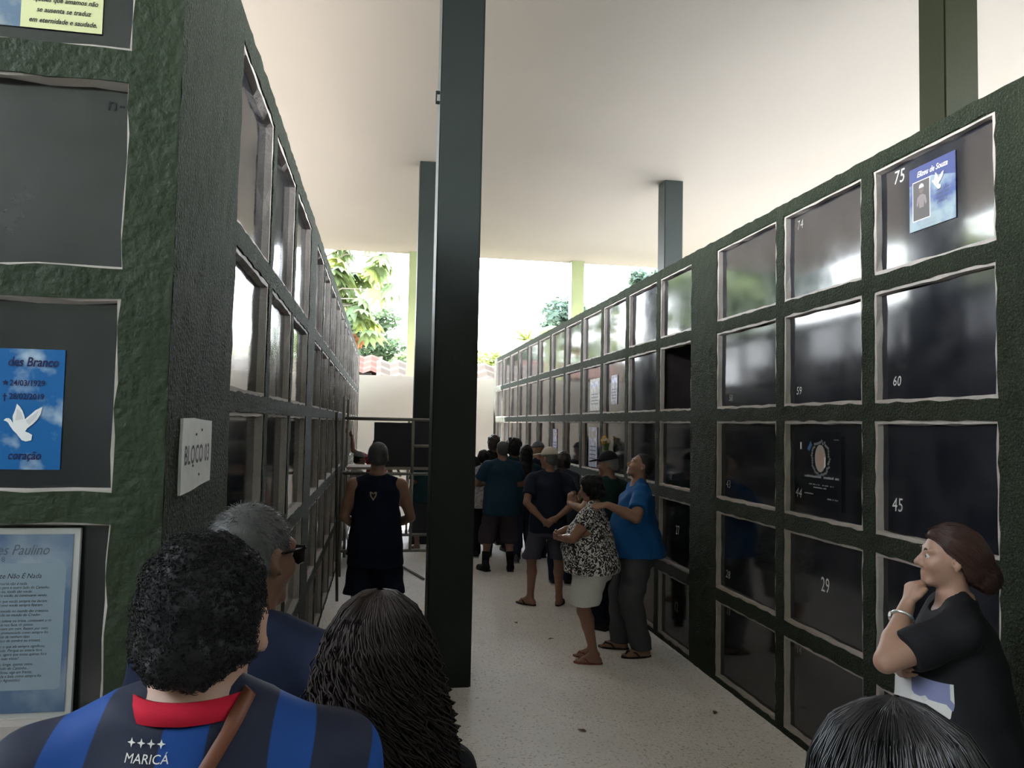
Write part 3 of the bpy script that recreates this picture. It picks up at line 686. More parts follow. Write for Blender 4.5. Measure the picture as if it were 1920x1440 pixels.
# debris on the floor
DL = mat('dry_leaf', (.16, .09, .05), .9, .1)
def litter(x, y, a, label):
    V = [(.0, -.03, .003), (.016, -.008, .010), (.010, .022, .006), (0, .036, .002), (-.012, .02, .010), (-.015, -.01, .006), (0, 0, .004)]
    o = obj('dry_leaf', mesh('dry_leaf', V, [(6, k, (k+1) % 6) for k in range(6)], DL), None, (x, y, .001), (0, 0, a)); setp(o, label, 'leaf', 'dry leaves on the floor')
for x, y, a, lb in ((1.40, 7.6, .4, 'dry leaf on the floor left of the man in the beige cap'), (1.62, 7.0, 2, 'dry leaf on the floor before the beige capped man'), (1.35, 4.9, 1.1, 'dry leaf on the bare floor nearest the camera'), (2.35, 5.1, 2.6, 'dry leaf on the floor at the foot of the right wall'), (1.0, 8.6, 2.9, 'dry leaf on the floor right of the middle column, farther back')): litter(x, y, a, lb)
# ------------------------------------------------------------------ figures grown from distance fields (one continuous surface each)
from mathutils.bvhtree import BVHTree
f32 = np.float32
def nrm(v): v = np.asarray(v, float); return v/max(1e-9, np.linalg.norm(v))
def p_rc(a, b, ra, rb):
    a = np.asarray(a, float); b = np.asarray(b, float); d = b-a; L2 = max(1e-9, d@d)
    def f(X, Y, Z):
        px, py, pz = X-a[0], Y-a[1], Z-a[2]
        t = np.clip((px*d[0]+py*d[1]+pz*d[2])/L2, 0, 1)
        return np.sqrt((px-t*d[0])**2+(py-t*d[1])**2+(pz-t*d[2])**2)-(ra+(rb-ra)*t)
    r = max(ra, rb)
    return f, np.minimum(a, b)-r, np.maximum(a, b)+r
def p_el(c, r, R=None):
    c = np.asarray(c, float); r = np.asarray(r, float); R = np.eye(3) if R is None else np.asarray(R)
    def f(X, Y, Z):
        x, y, z = X-c[0], Y-c[1], Z-c[2]
        q = [(R[0][i]*x+R[1][i]*y+R[2][i]*z) for i in range(3)]
        k0 = np.sqrt(sum((q[i]/r[i])**2 for i in range(3)))+1e-9; k1 = np.sqrt(sum((q[i]/r[i]**2)**2 for i in range(3)))+1e-9
        return k0*(k0-1)/k1
    e = np.sqrt(((R*r)**2).sum(1))
    return f, c-e, c+e
def p_loft(S, T=None):
    S = np.array(sorted(S)); z0, z1 = S[0, 0], S[-1, 0]
    zz = np.linspace(z0, z1, 80)
    def sm(col):
        v = np.interp(zz, S[:, 0], S[:, col]); k = np.array([1, 2, 3, 2, 1.])/9
        return np.convolve(np.pad(v, 2, mode='edge'), k, 'valid')
    cx, cy, rx, ry = [sm(i) for i in (1, 2, 3, 4)]
    def f(X, Y, Z):
        a, b, c, d = [np.interp(np.asarray(Z).ravel(), zz, q).reshape(np.shape(Z)).astype(f32) for q in (cx, cy, rx, ry)]
        k = np.sqrt(((X-a)/c)**2+((Y-b)/d)**2)
        dd = (k-1)*np.minimum(c, d)
        return np.maximum(dd, np.maximum(z0-Z, Z-z1))
    lo = np.array([(S[:, 1]-S[:, 3]).min(), (S[:, 2]-S[:, 4]).min(), z0]); hi = np.array([(S[:, 1]+S[:, 3]).max(), (S[:, 2]+S[:, 4]).max(), z1])
    return f, lo, hi
def p_half(p, n):
    p = np.asarray(p, float); n = nrm(n)
    return (lambda X, Y, Z: (X-p[0])*n[0]+(Y-p[1])*n[1]+(Z-p[2])*n[2]), None, None
def field_mesh(prims, h, fine=None, smooth=1):
    """prims: list of (op, prim, k); op u/s/i. fine=(z0, hz): finer z steps above z0. surface nets -> V, F"""
    lo = np.min([p[1][1] for p in prims if p[0] == 'u'], 0)-3*h; hi = np.max([p[1][2] for p in prims if p[0] == 'u'], 0)+3*h
    xs = np.arange(lo[0], hi[0]+h, h); ys = np.arange(lo[1], hi[1]+h, h)
    if fine and fine[0] < hi[2]:
        zs = np.concatenate([np.arange(lo[2], max(lo[2], fine[0]), h), np.arange(max(lo[2], fine[0]), hi[2]+h, fine[1])])
    else: zs = np.arange(lo[2], hi[2]+h, h)
    ax = [xs.astype(f32), ys.astype(f32), zs.astype(f32)]
    D = np.full((len(xs), len(ys), len(zs)), .5, f32)
    for op, (f, a, b), k in prims:
        if a is None: sl = [slice(None)]*3
        else:
            m = k+3*h+.004
            sl = [slice(max(0, np.searchsorted(ax[i], a[i]-m)-1), np.searchsorted(ax[i], b[i]+m)+1) for i in range(3)]
        X = ax[0][sl[0]][:, None, None]; Y = ax[1][sl[1]][None, :, None]; Z = ax[2][sl[2]][None, None, :]
        if 0 in (X.size, Y.size, Z.size): continue
        d = f(X, Y, Z).astype(f32); A = D[tuple(sl)]
        if op == 'u':
            if k > 0:
                hh = np.clip(.5+.5*(A-d)/k, 0, 1); D[tuple(sl)] = A+(d-A)*hh-k*hh*(1-hh)
            else: D[tuple(sl)] = np.minimum(A, d)
        else:
            if op == 's': d = -d
            if k > 0:
                hh = np.clip(.5-.5*(A-d)/k, 0, 1); D[tuple(sl)] = A+(d-A)*hh+k*hh*(1-hh)
            else: D[tuple(sl)] = np.maximum(A, d)
    ins = D < 0
    n = ins.shape
    c = np.zeros((n[0]-1, n[1]-1, n[2]-1), np.int8)
    for i in (0, 1):
        for j in (0, 1):
            for k in (0, 1): c += ins[i:n[0]-1+i, j:n[1]-1+j, k:n[2]-1+k]
    I = np.nonzero((c > 0) & (c < 8)); N = len(I[0])
    idx = np.full(c.shape, -1, np.int64); idx[I] = np.arange(N)
    acc = np.zeros((N, 3)); cnt = np.zeros(N)
    C = lambda i, j, k: D[I[0]+i, I[1]+j, I[2]+k]
    P = [[ax[q][I[q]], ax[q][I[q]+1]] for q in range(3)]
    E = [((0,j,k),(1,j,k)) for j in (0,1) for k in (0,1)]+[((i,0,k),(i,1,k)) for i in (0,1) for k in (0,1)]+[((i,j,0),(i,j,1)) for i in (0,1) for j in (0,1)]
    for a, b in E:
        da, db = C(*a), C(*b); x = (da < 0) != (db < 0)
        t = np.where(x, da/np.where(da == db, 1, da-db), 0)
        for q in range(3):
            pa, pb = P[q][a[q]], P[q][b[q]]; acc[:, q] += np.where(x, pa+(pb-pa)*t, 0)
        cnt += x
    V = acc/np.maximum(cnt, 1)[:, None]
    Fs = []
    for axis in range(3):
        o = [(1, 2), (2, 0), (0, 1)][axis]
        s0 = [slice(None)]*3; s1 = [slice(None)]*3; s0[axis] = slice(0, -1); s1[axis] = slice(1, None)
        for q in o: s0[q] = slice(1, -1); s1[q] = slice(1, -1)
        A, B = ins[tuple(s0)], ins[tuple(s1)]
        ch = np.nonzero(A != B); fl = A[ch]
        base = [ch[0].copy(), ch[1].copy(), ch[2].copy()]
        for q in o: base[q] = base[q]+1
        def cell(d0, d1):
            w_ = [base[0], base[1], base[2]]; w_ = list(w_); w_[o[0]] = w_[o[0]]-1+d0; w_[o[1]] = w_[o[1]]-1+d1
            return idx[w_[0], w_[1], w_[2]]
        q = np.stack([cell(0, 0), cell(1, 0), cell(1, 1), cell(0, 1)], 1)
        q[~fl] = q[~fl][:, ::-1]; Fs.append(q)
    F = np.concatenate(Fs); F = F[(F >= 0).all(1)]
    for _ in range(smooth):
        s = np.zeros_like(V); m = np.zeros(N)
        for k in range(4):
            a, b = F[:, k], F[:, (k+1) % 4]
            for q in range(3): s[:, q] += np.bincount(a, V[b, q], N)+np.bincount(b, V[a, q], N)
            m += np.bincount(a, minlength=N)+np.bincount(b, minlength=N)
        V = V*.5+.5*s/np.maximum(m, 1)[:, None]
    return V, F
def np_mesh(name, V, F, m):
    me = bpy.data.meshes.new(name); nf = len(F)
    me.vertices.add(len(V)); me.vertices.foreach_set('co', np.asarray(V, f32).ravel())
    me.loops.add(nf*4); me.loops.foreach_set('vertex_index', np.asarray(F, np.int32).ravel())
    me.polygons.add(nf); me.polygons.foreach_set('loop_start', np.arange(0, nf*4, 4, dtype=np.int32)); me.polygons.foreach_set('loop_total', np.full(nf, 4, np.int32))
    me.update(calc_edges=True); me.polygons.foreach_set('use_smooth', np.ones(nf, bool))
    if m is not None: me.materials.append(m)
    return me
def vnormals(V, F):
    n = np.zeros_like(V); a = np.cross(V[F[:, 2]]-V[F[:, 0]], V[F[:, 3]]-V[F[:, 1]])
    for k in range(4):
        for q in range(3): n[:, q] += np.bincount(F[:, k], a[:, q], len(V))
    return n/np.maximum(1e-12, np.linalg.norm(n, axis=1))[:, None]
def folds(V, F, amp, seed=0, fx=38, fz=14):
    n = vnormals(V, F); x, y, z = V.T
    d = np.sin(x*fx+z*fz+seed+2*np.sin(z*9+seed))*.5+np.sin(y*fx*1.1-z*fz*1.6+seed*2+1.7*np.sin(x*11))*.5+np.sin(z*46+x*13+y*9+seed)*.3
    return V+n*(d*amp)[:, None]
def ik(S, W, l1, l2, pole):
    S = np.asarray(S, float); W = np.asarray(W, float); d = W-S; L = np.linalg.norm(d)
    if L > (l1+l2)*.995: W = S+d/L*(l1+l2)*.995; d = W-S; L = np.linalg.norm(d)
    a = (l1*l1-l2*l2+L*L)/(2*L); hh = math.sqrt(max(0, l1*l1-a*a)); u = d/L
    p = np.asarray(pole, float); p = nrm(p-u*(p@u))
    return S+u*a+p*hh, W
def rotm(yaw, pitch, roll):
    return np.array(Euler((math.radians(pitch), math.radians(roll), 0)).to_matrix()) if not yaw else np.array(Euler((0, 0, math.radians(yaw))).to_matrix()) @ np.array(Euler((math.radians(pitch), math.radians(roll), 0)).to_matrix())
def hand_prims(W, d, n, side, s, curl, spread=.0, thumb=.5):
    W = np.asarray(W, float); d = nrm(d); n = np.asarray(n, float); n = nrm(n-d*(n@d)); t = np.cross(d, n)*(1 if side > 0 else -1)
    P = []
    lens = [.070, .078, .073, .056]; offs = [.030, .010, -.010, -.028]; kn = [.086, .090, .086, .078]
    for i in range(4):
        k = W+(d*kn[i]+t*offs[i])*s
        P.append(('u', p_rc(W+t*offs[i]*.45*s+d*.005*s, k, .0135*s, .0112*s), .012*s))
        c = curl[i] if hasattr(curl, '__len__') else curl; ang = 0; q = k; dd = nrm(d+t*spread*(1.5-i)*.6)
        for j, fr in enumerate((.44, .31, .25)):
            ang += c*(.8, 1.1, .8)[j]
            v = dd*math.cos(ang)+n*math.sin(ang); q2 = q+v*lens[i]*fr*s
            P.append(('u', p_rc(q, q2, (.0092-.0008*j)*s, (.0086-.0009*j)*s), .004*s)); q = q2
    if np.max(curl) > .9: P.append(('u', p_rc(W+(d*.072+n*.020+t*.022)*s, W+(d*.070+n*.020-t*.020)*s, .019*s, .017*s), .012*s))
    b = W+(d*.022+t*.022)*s; m = b+(d*.028+t*.026+n*.012)*s; e = m+(d*(.030)+t*.012*(1-thumb)+n*.022*thumb)*s
    P += [('u', p_rc(W+d*.012*s+t*.008*s, m, .015*s, .0115*s), .010*s), ('u', p_rc(m, e, .0108*s, .0085*s), .005*s)]
    return P
HEADP = np.array([0, -.008, 1.525])
def person(label, loc, rz, H=1.72, sex='m', bulk=1., belly=0., head=(0, 0, 0), arms=None, feet=None, top=None, bottom=None, shoes=None, hair=None,
           hat=None, skin=None, h=.0150, group=None, face=True, extra=None, shoulder=None, hunch=0., cat='person', fineh=None, knees=None, drop=0.):
    s = H/1.72; K = lambda *p: np.array(p, float)*s
    root = empty('person', loc, math.radians(rz), label=label, cat=cat, group=group)
    fem = sex == 'f'; sw = shoulder or (.160 if fem else .185); sw *= (.6+.4*bulk)
    hipx = .095 if fem else .09
    skin = skin or SKIN[0]
    R = rotm(*head); pv = HEADP*s
    def hp(x, y, z): return pv+R@((np.array([x, y, z])-HEADP)*s)+np.array([0, hunch*.12, -drop])*s
    b = bulk
    TS = [(.80, 0, -.01, .150*b, .115*b), (.90, 0, -.01, (.178 if fem else .168)*b, .125*b+belly*.4), (1.05, 0, belly*.4, (.138 if fem else .148)*b+belly*.3, .102*b+belly*.7),
          (1.22, 0, .005+belly*.2, (.150 if fem else .165)*b, .112*b+(.02 if fem else 0)+belly*.3), (1.345, 0, -.006+hunch*.05, sw*.95, .100*b), (1.41, 0, -.014+hunch*.08, sw*.66, .078), (1.44, 0, -.016+hunch*.08, sw*.42, .066), (1.475, 0, -.018+hunch*.09, .062, .060)]
    TS = [tuple(q*s for q in t) for t in TS]
    body = [('u', p_loft(TS), .02*s)]
    nb = K(0, -.018+hunch*.09, 1.44)
    nk = hp(0, -.012, 1.555)
    body += [('u', p_rc(nb, nk, (.052 if fem else .060)*s, (.048 if fem else .056)*s), .03*s)]
    # head
    hr = 1.0
    body += [('u', p_el(hp(0, -.012, 1.632), K(.074, .094, .088)*hr, R), .03*s), ('u', p_el(hp(0, .032, 1.575), K(.057, .060, .078), R), .025*s), ('u', p_rc(hp(-.018, .070, 1.512), hp(.018, .070, 1.512), .017*s, .017*s), .02*s)]
    if face:
        body += [('u', p_rc(hp(0, .090, 1.612), hp(0, .108, 1.580), .008*s, .0125*s), .010*s), ('u', p_rc(hp(-.013, .094, 1.572), hp(.013, .094, 1.572), .0085*s, .0085*s), .006*s),
                 ('u', p_rc(hp(-.042, .074, 1.632), hp(.042, .074, 1.632), .012*s, .012*s), .015*s),
                 ('s', p_el(hp(-.031, .098, 1.611), K(.018, .016, .0105), R), .010*s), ('s', p_el(hp(.031, .098, 1.611), K(.018, .016, .0105), R), .010*s),
                 ('u', p_rc(hp(-.019, .0815, 1.6205), hp(-.045, .0735, 1.6185), .0062*s, .0052*s), .003*s), ('u', p_rc(hp(.019, .0815, 1.6205), hp(.045, .0735, 1.6185), .0062*s, .0052*s), .003*s),
                 ('u', p_rc(hp(-.019, .084, 1.543), hp(.019, .084, 1.543), .0075*s, .0075*s), .005*s), ('u', p_rc(hp(-.016, .083, 1.530), hp(.016, .083, 1.530), .0078*s, .0078*s), .005*s),
                 ('u', p_el(hp(-.040, .060, 1.580), K(.022, .024, .022), R), .02*s), ('u', p_el(hp(.040, .060, 1.580), K(.022, .024, .022), R), .02*s)]
    for sd_ in (-1, 1):
        RE = R @ np.array(Euler((0.12, 0, math.radians(-22*sd_))).to_matrix())
        body += [('u', p_el(hp(sd_*.078, -.010, 1.600), K(.0095, .021, .033), RE), .006*s), ('s', p_el(hp(sd_*.088, .000, 1.602), K(.008, .011, .018), RE), .005*s)]
    # arms
    arms = arms or {}
    sh = {}; el_ = {}; wr = {}
    for sd_, key in ((1, 'R'), (-1, 'L')):
        A = arms.get(key, {})
        S = K(sd_*sw, -.012+hunch*.06+A.get('sy', 0), 1.382+A.get('sz', 0))
        body += [('u', p_rc(K(sd_*.035, -.018+hunch*.08, 1.452), S, .024*s, .040*s), .02*s)]
        W = K(*A.get('wrist', (sd_*(sw+.065), .03, .86))); pole = A.get('pole', (sd_*.3, -1, -.1))
        Eb, W = ik(S, W, .285*s, .255*s, pole); sh[sd_] = S; el_[sd_] = Eb; wr[sd_] = W
        ar = A.get('r', 1.)*(.9 if fem else 1.)*(.55+.45*b)
        mid = (Eb*.62+W*.38)
        body += [('u', p_rc(S, S*.45+Eb*.55, .052*s*ar, .047*s*ar), .035*s), ('u', p_rc(S*.45+Eb*.55, Eb, .047*s*ar, .037*s*ar), .01*s), ('u', p_rc(Eb, mid, .036*s*ar, .038*s*ar), .012*s), ('u', p_rc(mid, W, .037*s*ar, .025*s*(.5+.5*ar)), .012*s)]
        hd = A.get('hdir', tuple(W-Eb)); hn = A.get('hnorm', (-sd_, 0, 0))
        body += hand_prims(W, hd, hn, sd_, s*(.94 if fem else 1.02), A.get('curl', .28), A.get('spread', .05), A.get('thumb', .5))
    # legs
    feet = feet or {'R': (.10, 0, -8), 'L': (-.10, 0, 8)}
    an = {}; kn = {}; hpj = {}
    lr = (.6+.4*b)
    for sd_, key in ((1, 'R'), (-1, 'L')):
        fx, fy, fyaw = feet[key]
        Hj = K(sd_*hipx, -.01, .88); A_ = K(fx, fy-.03, .085)
        kp = (knees or {}).get(key, (sd_*.12+math.sin(math.radians(-fyaw))*.5, 1, 0))
        Kn, A_ = ik(Hj, A_, .41*s, .405*s, kp); an[sd_] = A_; kn[sd_] = Kn; hpj[sd_] = Hj
        c_ = Kn*.68+A_*.32; yw = math.radians(fyaw); fd = np.array([-math.sin(yw), math.cos(yw), 0])
        cb = c_-fd*.012*s
        body += [('u', p_rc(Hj, Kn, .088*s*lr, .055*s*(.5+.5*lr)), .04*s), ('u', p_rc(Kn, cb, .050*s*(.5+.5*lr), .054*s*(.5+.5*lr)), .02*s), ('u', p_rc(cb, A_, .053*s*(.5+.5*lr), .035*s), .02*s)]
        heel = A_-fd*.035*s; heel[2] = .032*s; ball = A_+fd*.115*s; ball[2] = .026*s; t = np.array([fd[1], -fd[0], 0])
        body += [('u', p_rc(heel, ball+t*.018*s, .033*s, .024*s), .02*s), ('u', p_rc(heel, ball-t*.018*s, .033*s, .024*s), .02*s), ('u', p_rc(A_, A_*.3+ball*.7, .036*s, .025*s), .03*s)]
        if shoes and shoes[0] in ('flipflop', 'bare', 'slipper'):
            for q in range(5):
                tp = ball+t*sd_*-1*(.030-.015*q)*s+fd*(.050-.007*q)*s; tp[2] = .016*s
                tb = ball+t*sd_*-1*(.024-.012*q)*s; tb[2] = .020*s
                body.append(('u', p_rc(tb, tp, .0125*s, (.0125 if q == 0 else .0095)*s), .004*s))
    V, F = field_mesh(body, h, fine=(1.34*s, fineh or h*.68))
    obj('body', np_mesh('body', V, F, skin), root)
    info = dict(root=root, hp=hp, R=R, s=s, sh=sh, el=el_, wr=wr, an=an, kn=kn, bodyVF=(V, F))
    # eyes
    if face and h < .0112:
        for sd_ in (-1, 1):
            mb = MB().ellip((0, 0, 0), (.0115*s,)*3, 10, 8); o = obj('eye', mb.me('eye', EYEW, True), root, Vector(hp(sd_*.031, .0755, 1.610)))
            ib = MB().ellip((0, 0, 0), (.006*s, .003*s, .006*s), 8, 6); c = Vector(R @ np.array([0, .0100*s, 0])); obj('iris', ib.me('iris', EYED, True), o, c)
            bp = MB().tube([hp(sd_*.014, .0875, 1.630), hp(sd_*.030, .0880, 1.637), hp(sd_*.047, .0785, 1.632)], [.003*s, .004*s, .002*s], 6)
            obj('eyebrow', bp.me('eyebrow', HAIRM['brow'], True), root)
    # top garment
    if top:
        o_ = top.get('off', .016); hem = top.get('hem', .80); fl = top.get('flare', .0)
        SS = []
        for (z, cx, cy, rx, ry) in TS:
            z_ = z/s
            if z_ < .85 or z_ > 1.44: continue
            e = o_*s
            if z_ < 1.15: e += (.018+fl)*s
            rx2 = max(rx+e, (.165*b+fl+.012)*s) if z_ < 1.2 else rx+e
            SS.append((z, cx, cy, rx2, ry+e+(.012*s if z_ < 1.15 else 0)))
        zb = SS[0]
        SS.append(((hem-.02)*s, 0, zb[2], zb[3]*(1+top.get('hemflare', .0)), zb[4]*(1+top.get('hemflare', .0))))
        SS.append((1.462*s, 0, (-.018+hunch*.09)*s, .078*s, .074*s))
        T_ = [('u', p_loft(SS), .02*s)]
        typ = top.get('type', 'tee')
        for sd_ in (1, -1):
            if typ == 'tank':
                T_.append(('u', p_rc(K(sd_*.045, -.016+hunch*.08, 1.442), K(sd_*sw*.80, -.012+hunch*.06, 1.402), .038*s, .044*s), .02*s))
                T_.append(('s', p_rc(K(sd_*(sw+.070), .0, 1.50), K(sd_*(sw+.055), .0, 1.20), .085*s, .062*s), .02*s))
            else:
                fr = top.get('sleeve', .62); q = sh[sd_]*(1-fr)+el_[sd_]*fr if fr <= 1 else el_[sd_]*(2-fr)+wr[sd_]*(fr-1)
                sr = top.get('sr', .061)*(.6+.4*b)
                T_.append(('u', p_rc(K(sd_*.042, -.018+hunch*.08, 1.455), sh[sd_], .047*s, .056*s*(.6+.4*b)), .03*s))
                if fr > 1:
                    T_.append(('u', p_rc(sh[sd_], el_[sd_], sr*s, sr*.92*s), .025*s)); T_.append(('u', p_rc(el_[sd_], q, sr*.92*s, sr*.72*s), .02*s))
                else: T_.append(('u', p_rc(sh[sd_], q, sr*s, sr*1.02*s), .025*s))
                dq = nrm(q-(sh[sd_] if fr <= 1 else el_[sd_]))
                # flat sleeve end
                fe, lo_, hi_ = p_el(q+dq*.075*s, K(.075, .075, .075)); T_.append(('s', (lambda X, Y, Z, q=q, dq=dq, sr=sr: np.maximum((q[0]-X)*dq[0]+(q[1]-Y)*dq[1]+(q[2]-Z)*dq[2], np.sqrt((X-q[0])**2+(Y-q[1])**2+(Z-q[2])**2)-sr*1.5*s), q-sr*1.5*s, q+sr*1.5*s), .006*s))
        nr = top.get('neck', .066)
        T_.append(('s', p_rc(K(0, .028+hunch*.09, 1.475+top.get('neckz', 0)), K(0, .04+hunch*.12, 1.62), nr*s, (nr+.02)*s), .008*s))
        T_.append(('i', p_half((0, 0, hem*s), (0, 0, -1)), .006*s))
        V, F = field_mesh(T_, top.get('h', h), fine=None); V = folds(V, F, top.get('fold', .004), seed=top.get('seed', 0))
        info['top'] = obj(top.get('name', 'shirt'), np_mesh('shirt', V, F, top['mat']), root); info['topVF'] = (V, F)
    if bottom:
        bt_ = bottom.get('type', 'shorts'); ln = bottom['len']; lo_ = bottom.get('loose', .02); B_ = []
        wz = bottom.get('waist', 1.0)
        BS = [(.76, 0, -.01, (.150 if not fem else .155)*b+lo_*.3, .110*b+lo_*.5+belly*.3), (.88, 0, -.01, (.175 if not fem else .188)*b+lo_*.6, .135*b+lo_*.8+belly*.4), (wz, 0, 0, .152*b+lo_*.6+belly*.3, .112*b+lo_*.6+belly*.6)]
        B_.append(('u', p_loft([tuple(q*s for q in t) for t in BS]), .03*s))
        if bt_ == 'skirt':
            fl = bottom.get('flare', .05)
            B_.append(('u', p_loft([tuple(q*s for q in t) for t in ((ln-.02, 0, 0, .19*b+fl, .15*b+fl), (.84, 0, -.005, .185*b+.01, .14*b+.01))]), .03*s))
        else:
            for sd_ in (1, -1):
                Hj, Kn, A_ = hpj[sd_], kn[sd_], an[sd_]
                r0_, r1_, r2_ = bottom.get('r', (.100, .085, .072))
                r0_, r1_, r2_ = r0_*lr, r1_*(.5+.5*lr), r2_
                B_.append(('u', p_rc(Hj, Kn, r0_*s, r1_*s), .03*s))
                if ln < .52:
                    e_ = A_.copy(); e_[2] = min(e_[2], max(.03, (ln-.02))*s) if ln < .3 else e_[2]
                    B_.append(('u', p_rc(Kn, e_, r1_*s, r2_*s), .03*s))
        B_.append(('i', p_half((0, 0, ln*s), (0, 0, -1)), .005*s))
        V, F = field_mesh(B_, bottom.get('h', h)); V = folds(V, F, bottom.get('fold', .004), seed=3+bottom.get('seed', 0), fx=30, fz=22)
        info['bottom'] = obj(bottom.get('name', {'shorts': 'shorts', 'skirt': 'skirt'}.get(bt_, 'trousers')), np_mesh('trousers', V, F, bottom['mat']), root)
    if shoes:
        kind, sm_ = shoes[:2]
        for sd_, key in ((1, 'R'), (-1, 'L')):
            yw = math.radians(feet[key][2]); A_ = an[sd_]; o = (A_[0], A_[1], 0); c, q = math.cos(yw), math.sin(yw)
            L = lambda x, y, z: (A_[0]+(c*x-q*y)*s, A_[1]+(q*x+c*y)*s, z*s)
            if kind == 'shoe':
                P = [('u', p_rc(L(0, -.035, .045), L(.004*sd_, .06, .042), .045*s, .040*s), .01), ('u', p_rc(L(.004*sd_, .05, .038), L(.006*sd_, .155, .032), .046*s, .036*s), .02), ('u', p_rc(L(0, -.01, .05), L(0, -.012, .115), .05*s, .045*s), .03), ('i', p_half((0, 0, .002), (0, 0, -1)), .003)]
                V, F = field_mesh(P, max(h*.8, .007)); so_ = obj('shoe', np_mesh('shoe', V, F, sm_), root)
                sb = MB(); pr = [L(*p) for p in ((-.042, -.075, 0), (.042, -.075, 0), (.05, .06, 0), (.05, .13, 0), (.028, .19, 0), (-.028, .19, 0), (-.05, .13, 0), (-.05, .06, 0))]
                n8 = 8; sb.add([(x, y, .001) for x, y, z in pr]+[(x, y, .022*s) for x, y, z in pr], [tuple(range(n8))[::-1], tuple(range(n8, 2*n8))]+[(k, (k+1) % n8, n8+(k+1) % n8, n8+k) for k in range(n8)])
                obj('sole', sb.me('sole', shoes[2] if len(shoes) > 2 else sm_), so_)
            elif kind in ('flipflop', 'slipper'):
                sb = MB(); n_ = 20; pr = []
                for k in range(n_):
                    a = 2*PI*k/n_; y = .055+.135*math.sin(a); x = .048*math.cos(a)*(1-.15*math.sin(a+2.6)); pr.append(L(x, y, 0))
                sb.add([(x, y, .001) for x, y, z in pr]+[(x, y, .014*s) for x, y, z in pr], [tuple(range(n_))[::-1], tuple(range(n_, 2*n_))]+[(k, (k+1) % n_, n_+(k+1) % n_, n_+k) for k in range(n_)])
                fo = obj('sandal', sb.me('sandal', sm_), root)
                st = MB()
                for e in (-1, 1): st.tube([L(e*.048, .04, .014), L(e*.043, .072, .046), L(e*.012-.012*sd_, .125, .050), L(-.014*sd_, .150, .018)], [.007*s]*4, 6)
                obj('strap', st.me('strap', sm_, True), fo)
    if hair: make_hair(info, hair)
    if hat: make_hat(info, hat)
    return info
def lin(y, pts): return np.interp(y, [p[0] for p in pts], [p[1] for p in pts])
def strands_mesh(paths, rads, nside=3):
    """paths: (N, m, 3) array -> tri tubes"""
    P = np.asarray(paths); N, m, _ = P.shape
    d = np.gradient(P, axis=1); d /= np.maximum(1e-9, np.linalg.norm(d, axis=2))[..., None]
    ref = np.broadcast_to(np.array([.3, .5, .81]), d.shape); x = np.cross(d, ref); x /= np.maximum(1e-9, np.linalg.norm(x, axis=2))[..., None]; y = np.cross(d, x)
    V = np.stack([P+(x*math.cos(2*PI*k/nside)+y*math.sin(2*PI*k/nside))*np.asarray(rads)[None, :, None] for k in range(nside)], 2)
    idx = np.arange(N*m*nside).reshape(N, m, nside); a = idx[:, :-1]; b = idx[:, 1:]
    F = np.stack([a, np.roll(a, -1, 2), np.roll(b, -1, 2), b], -1).reshape(-1, 4)
    return V.reshape(-1, 3), F
def join(VFs):
    V = []; F = []; o = 0
    for v, f in VFs: V.append(v); F.append(np.asarray(f)+o); o += len(v)
    return np.concatenate(V), np.concatenate(F)
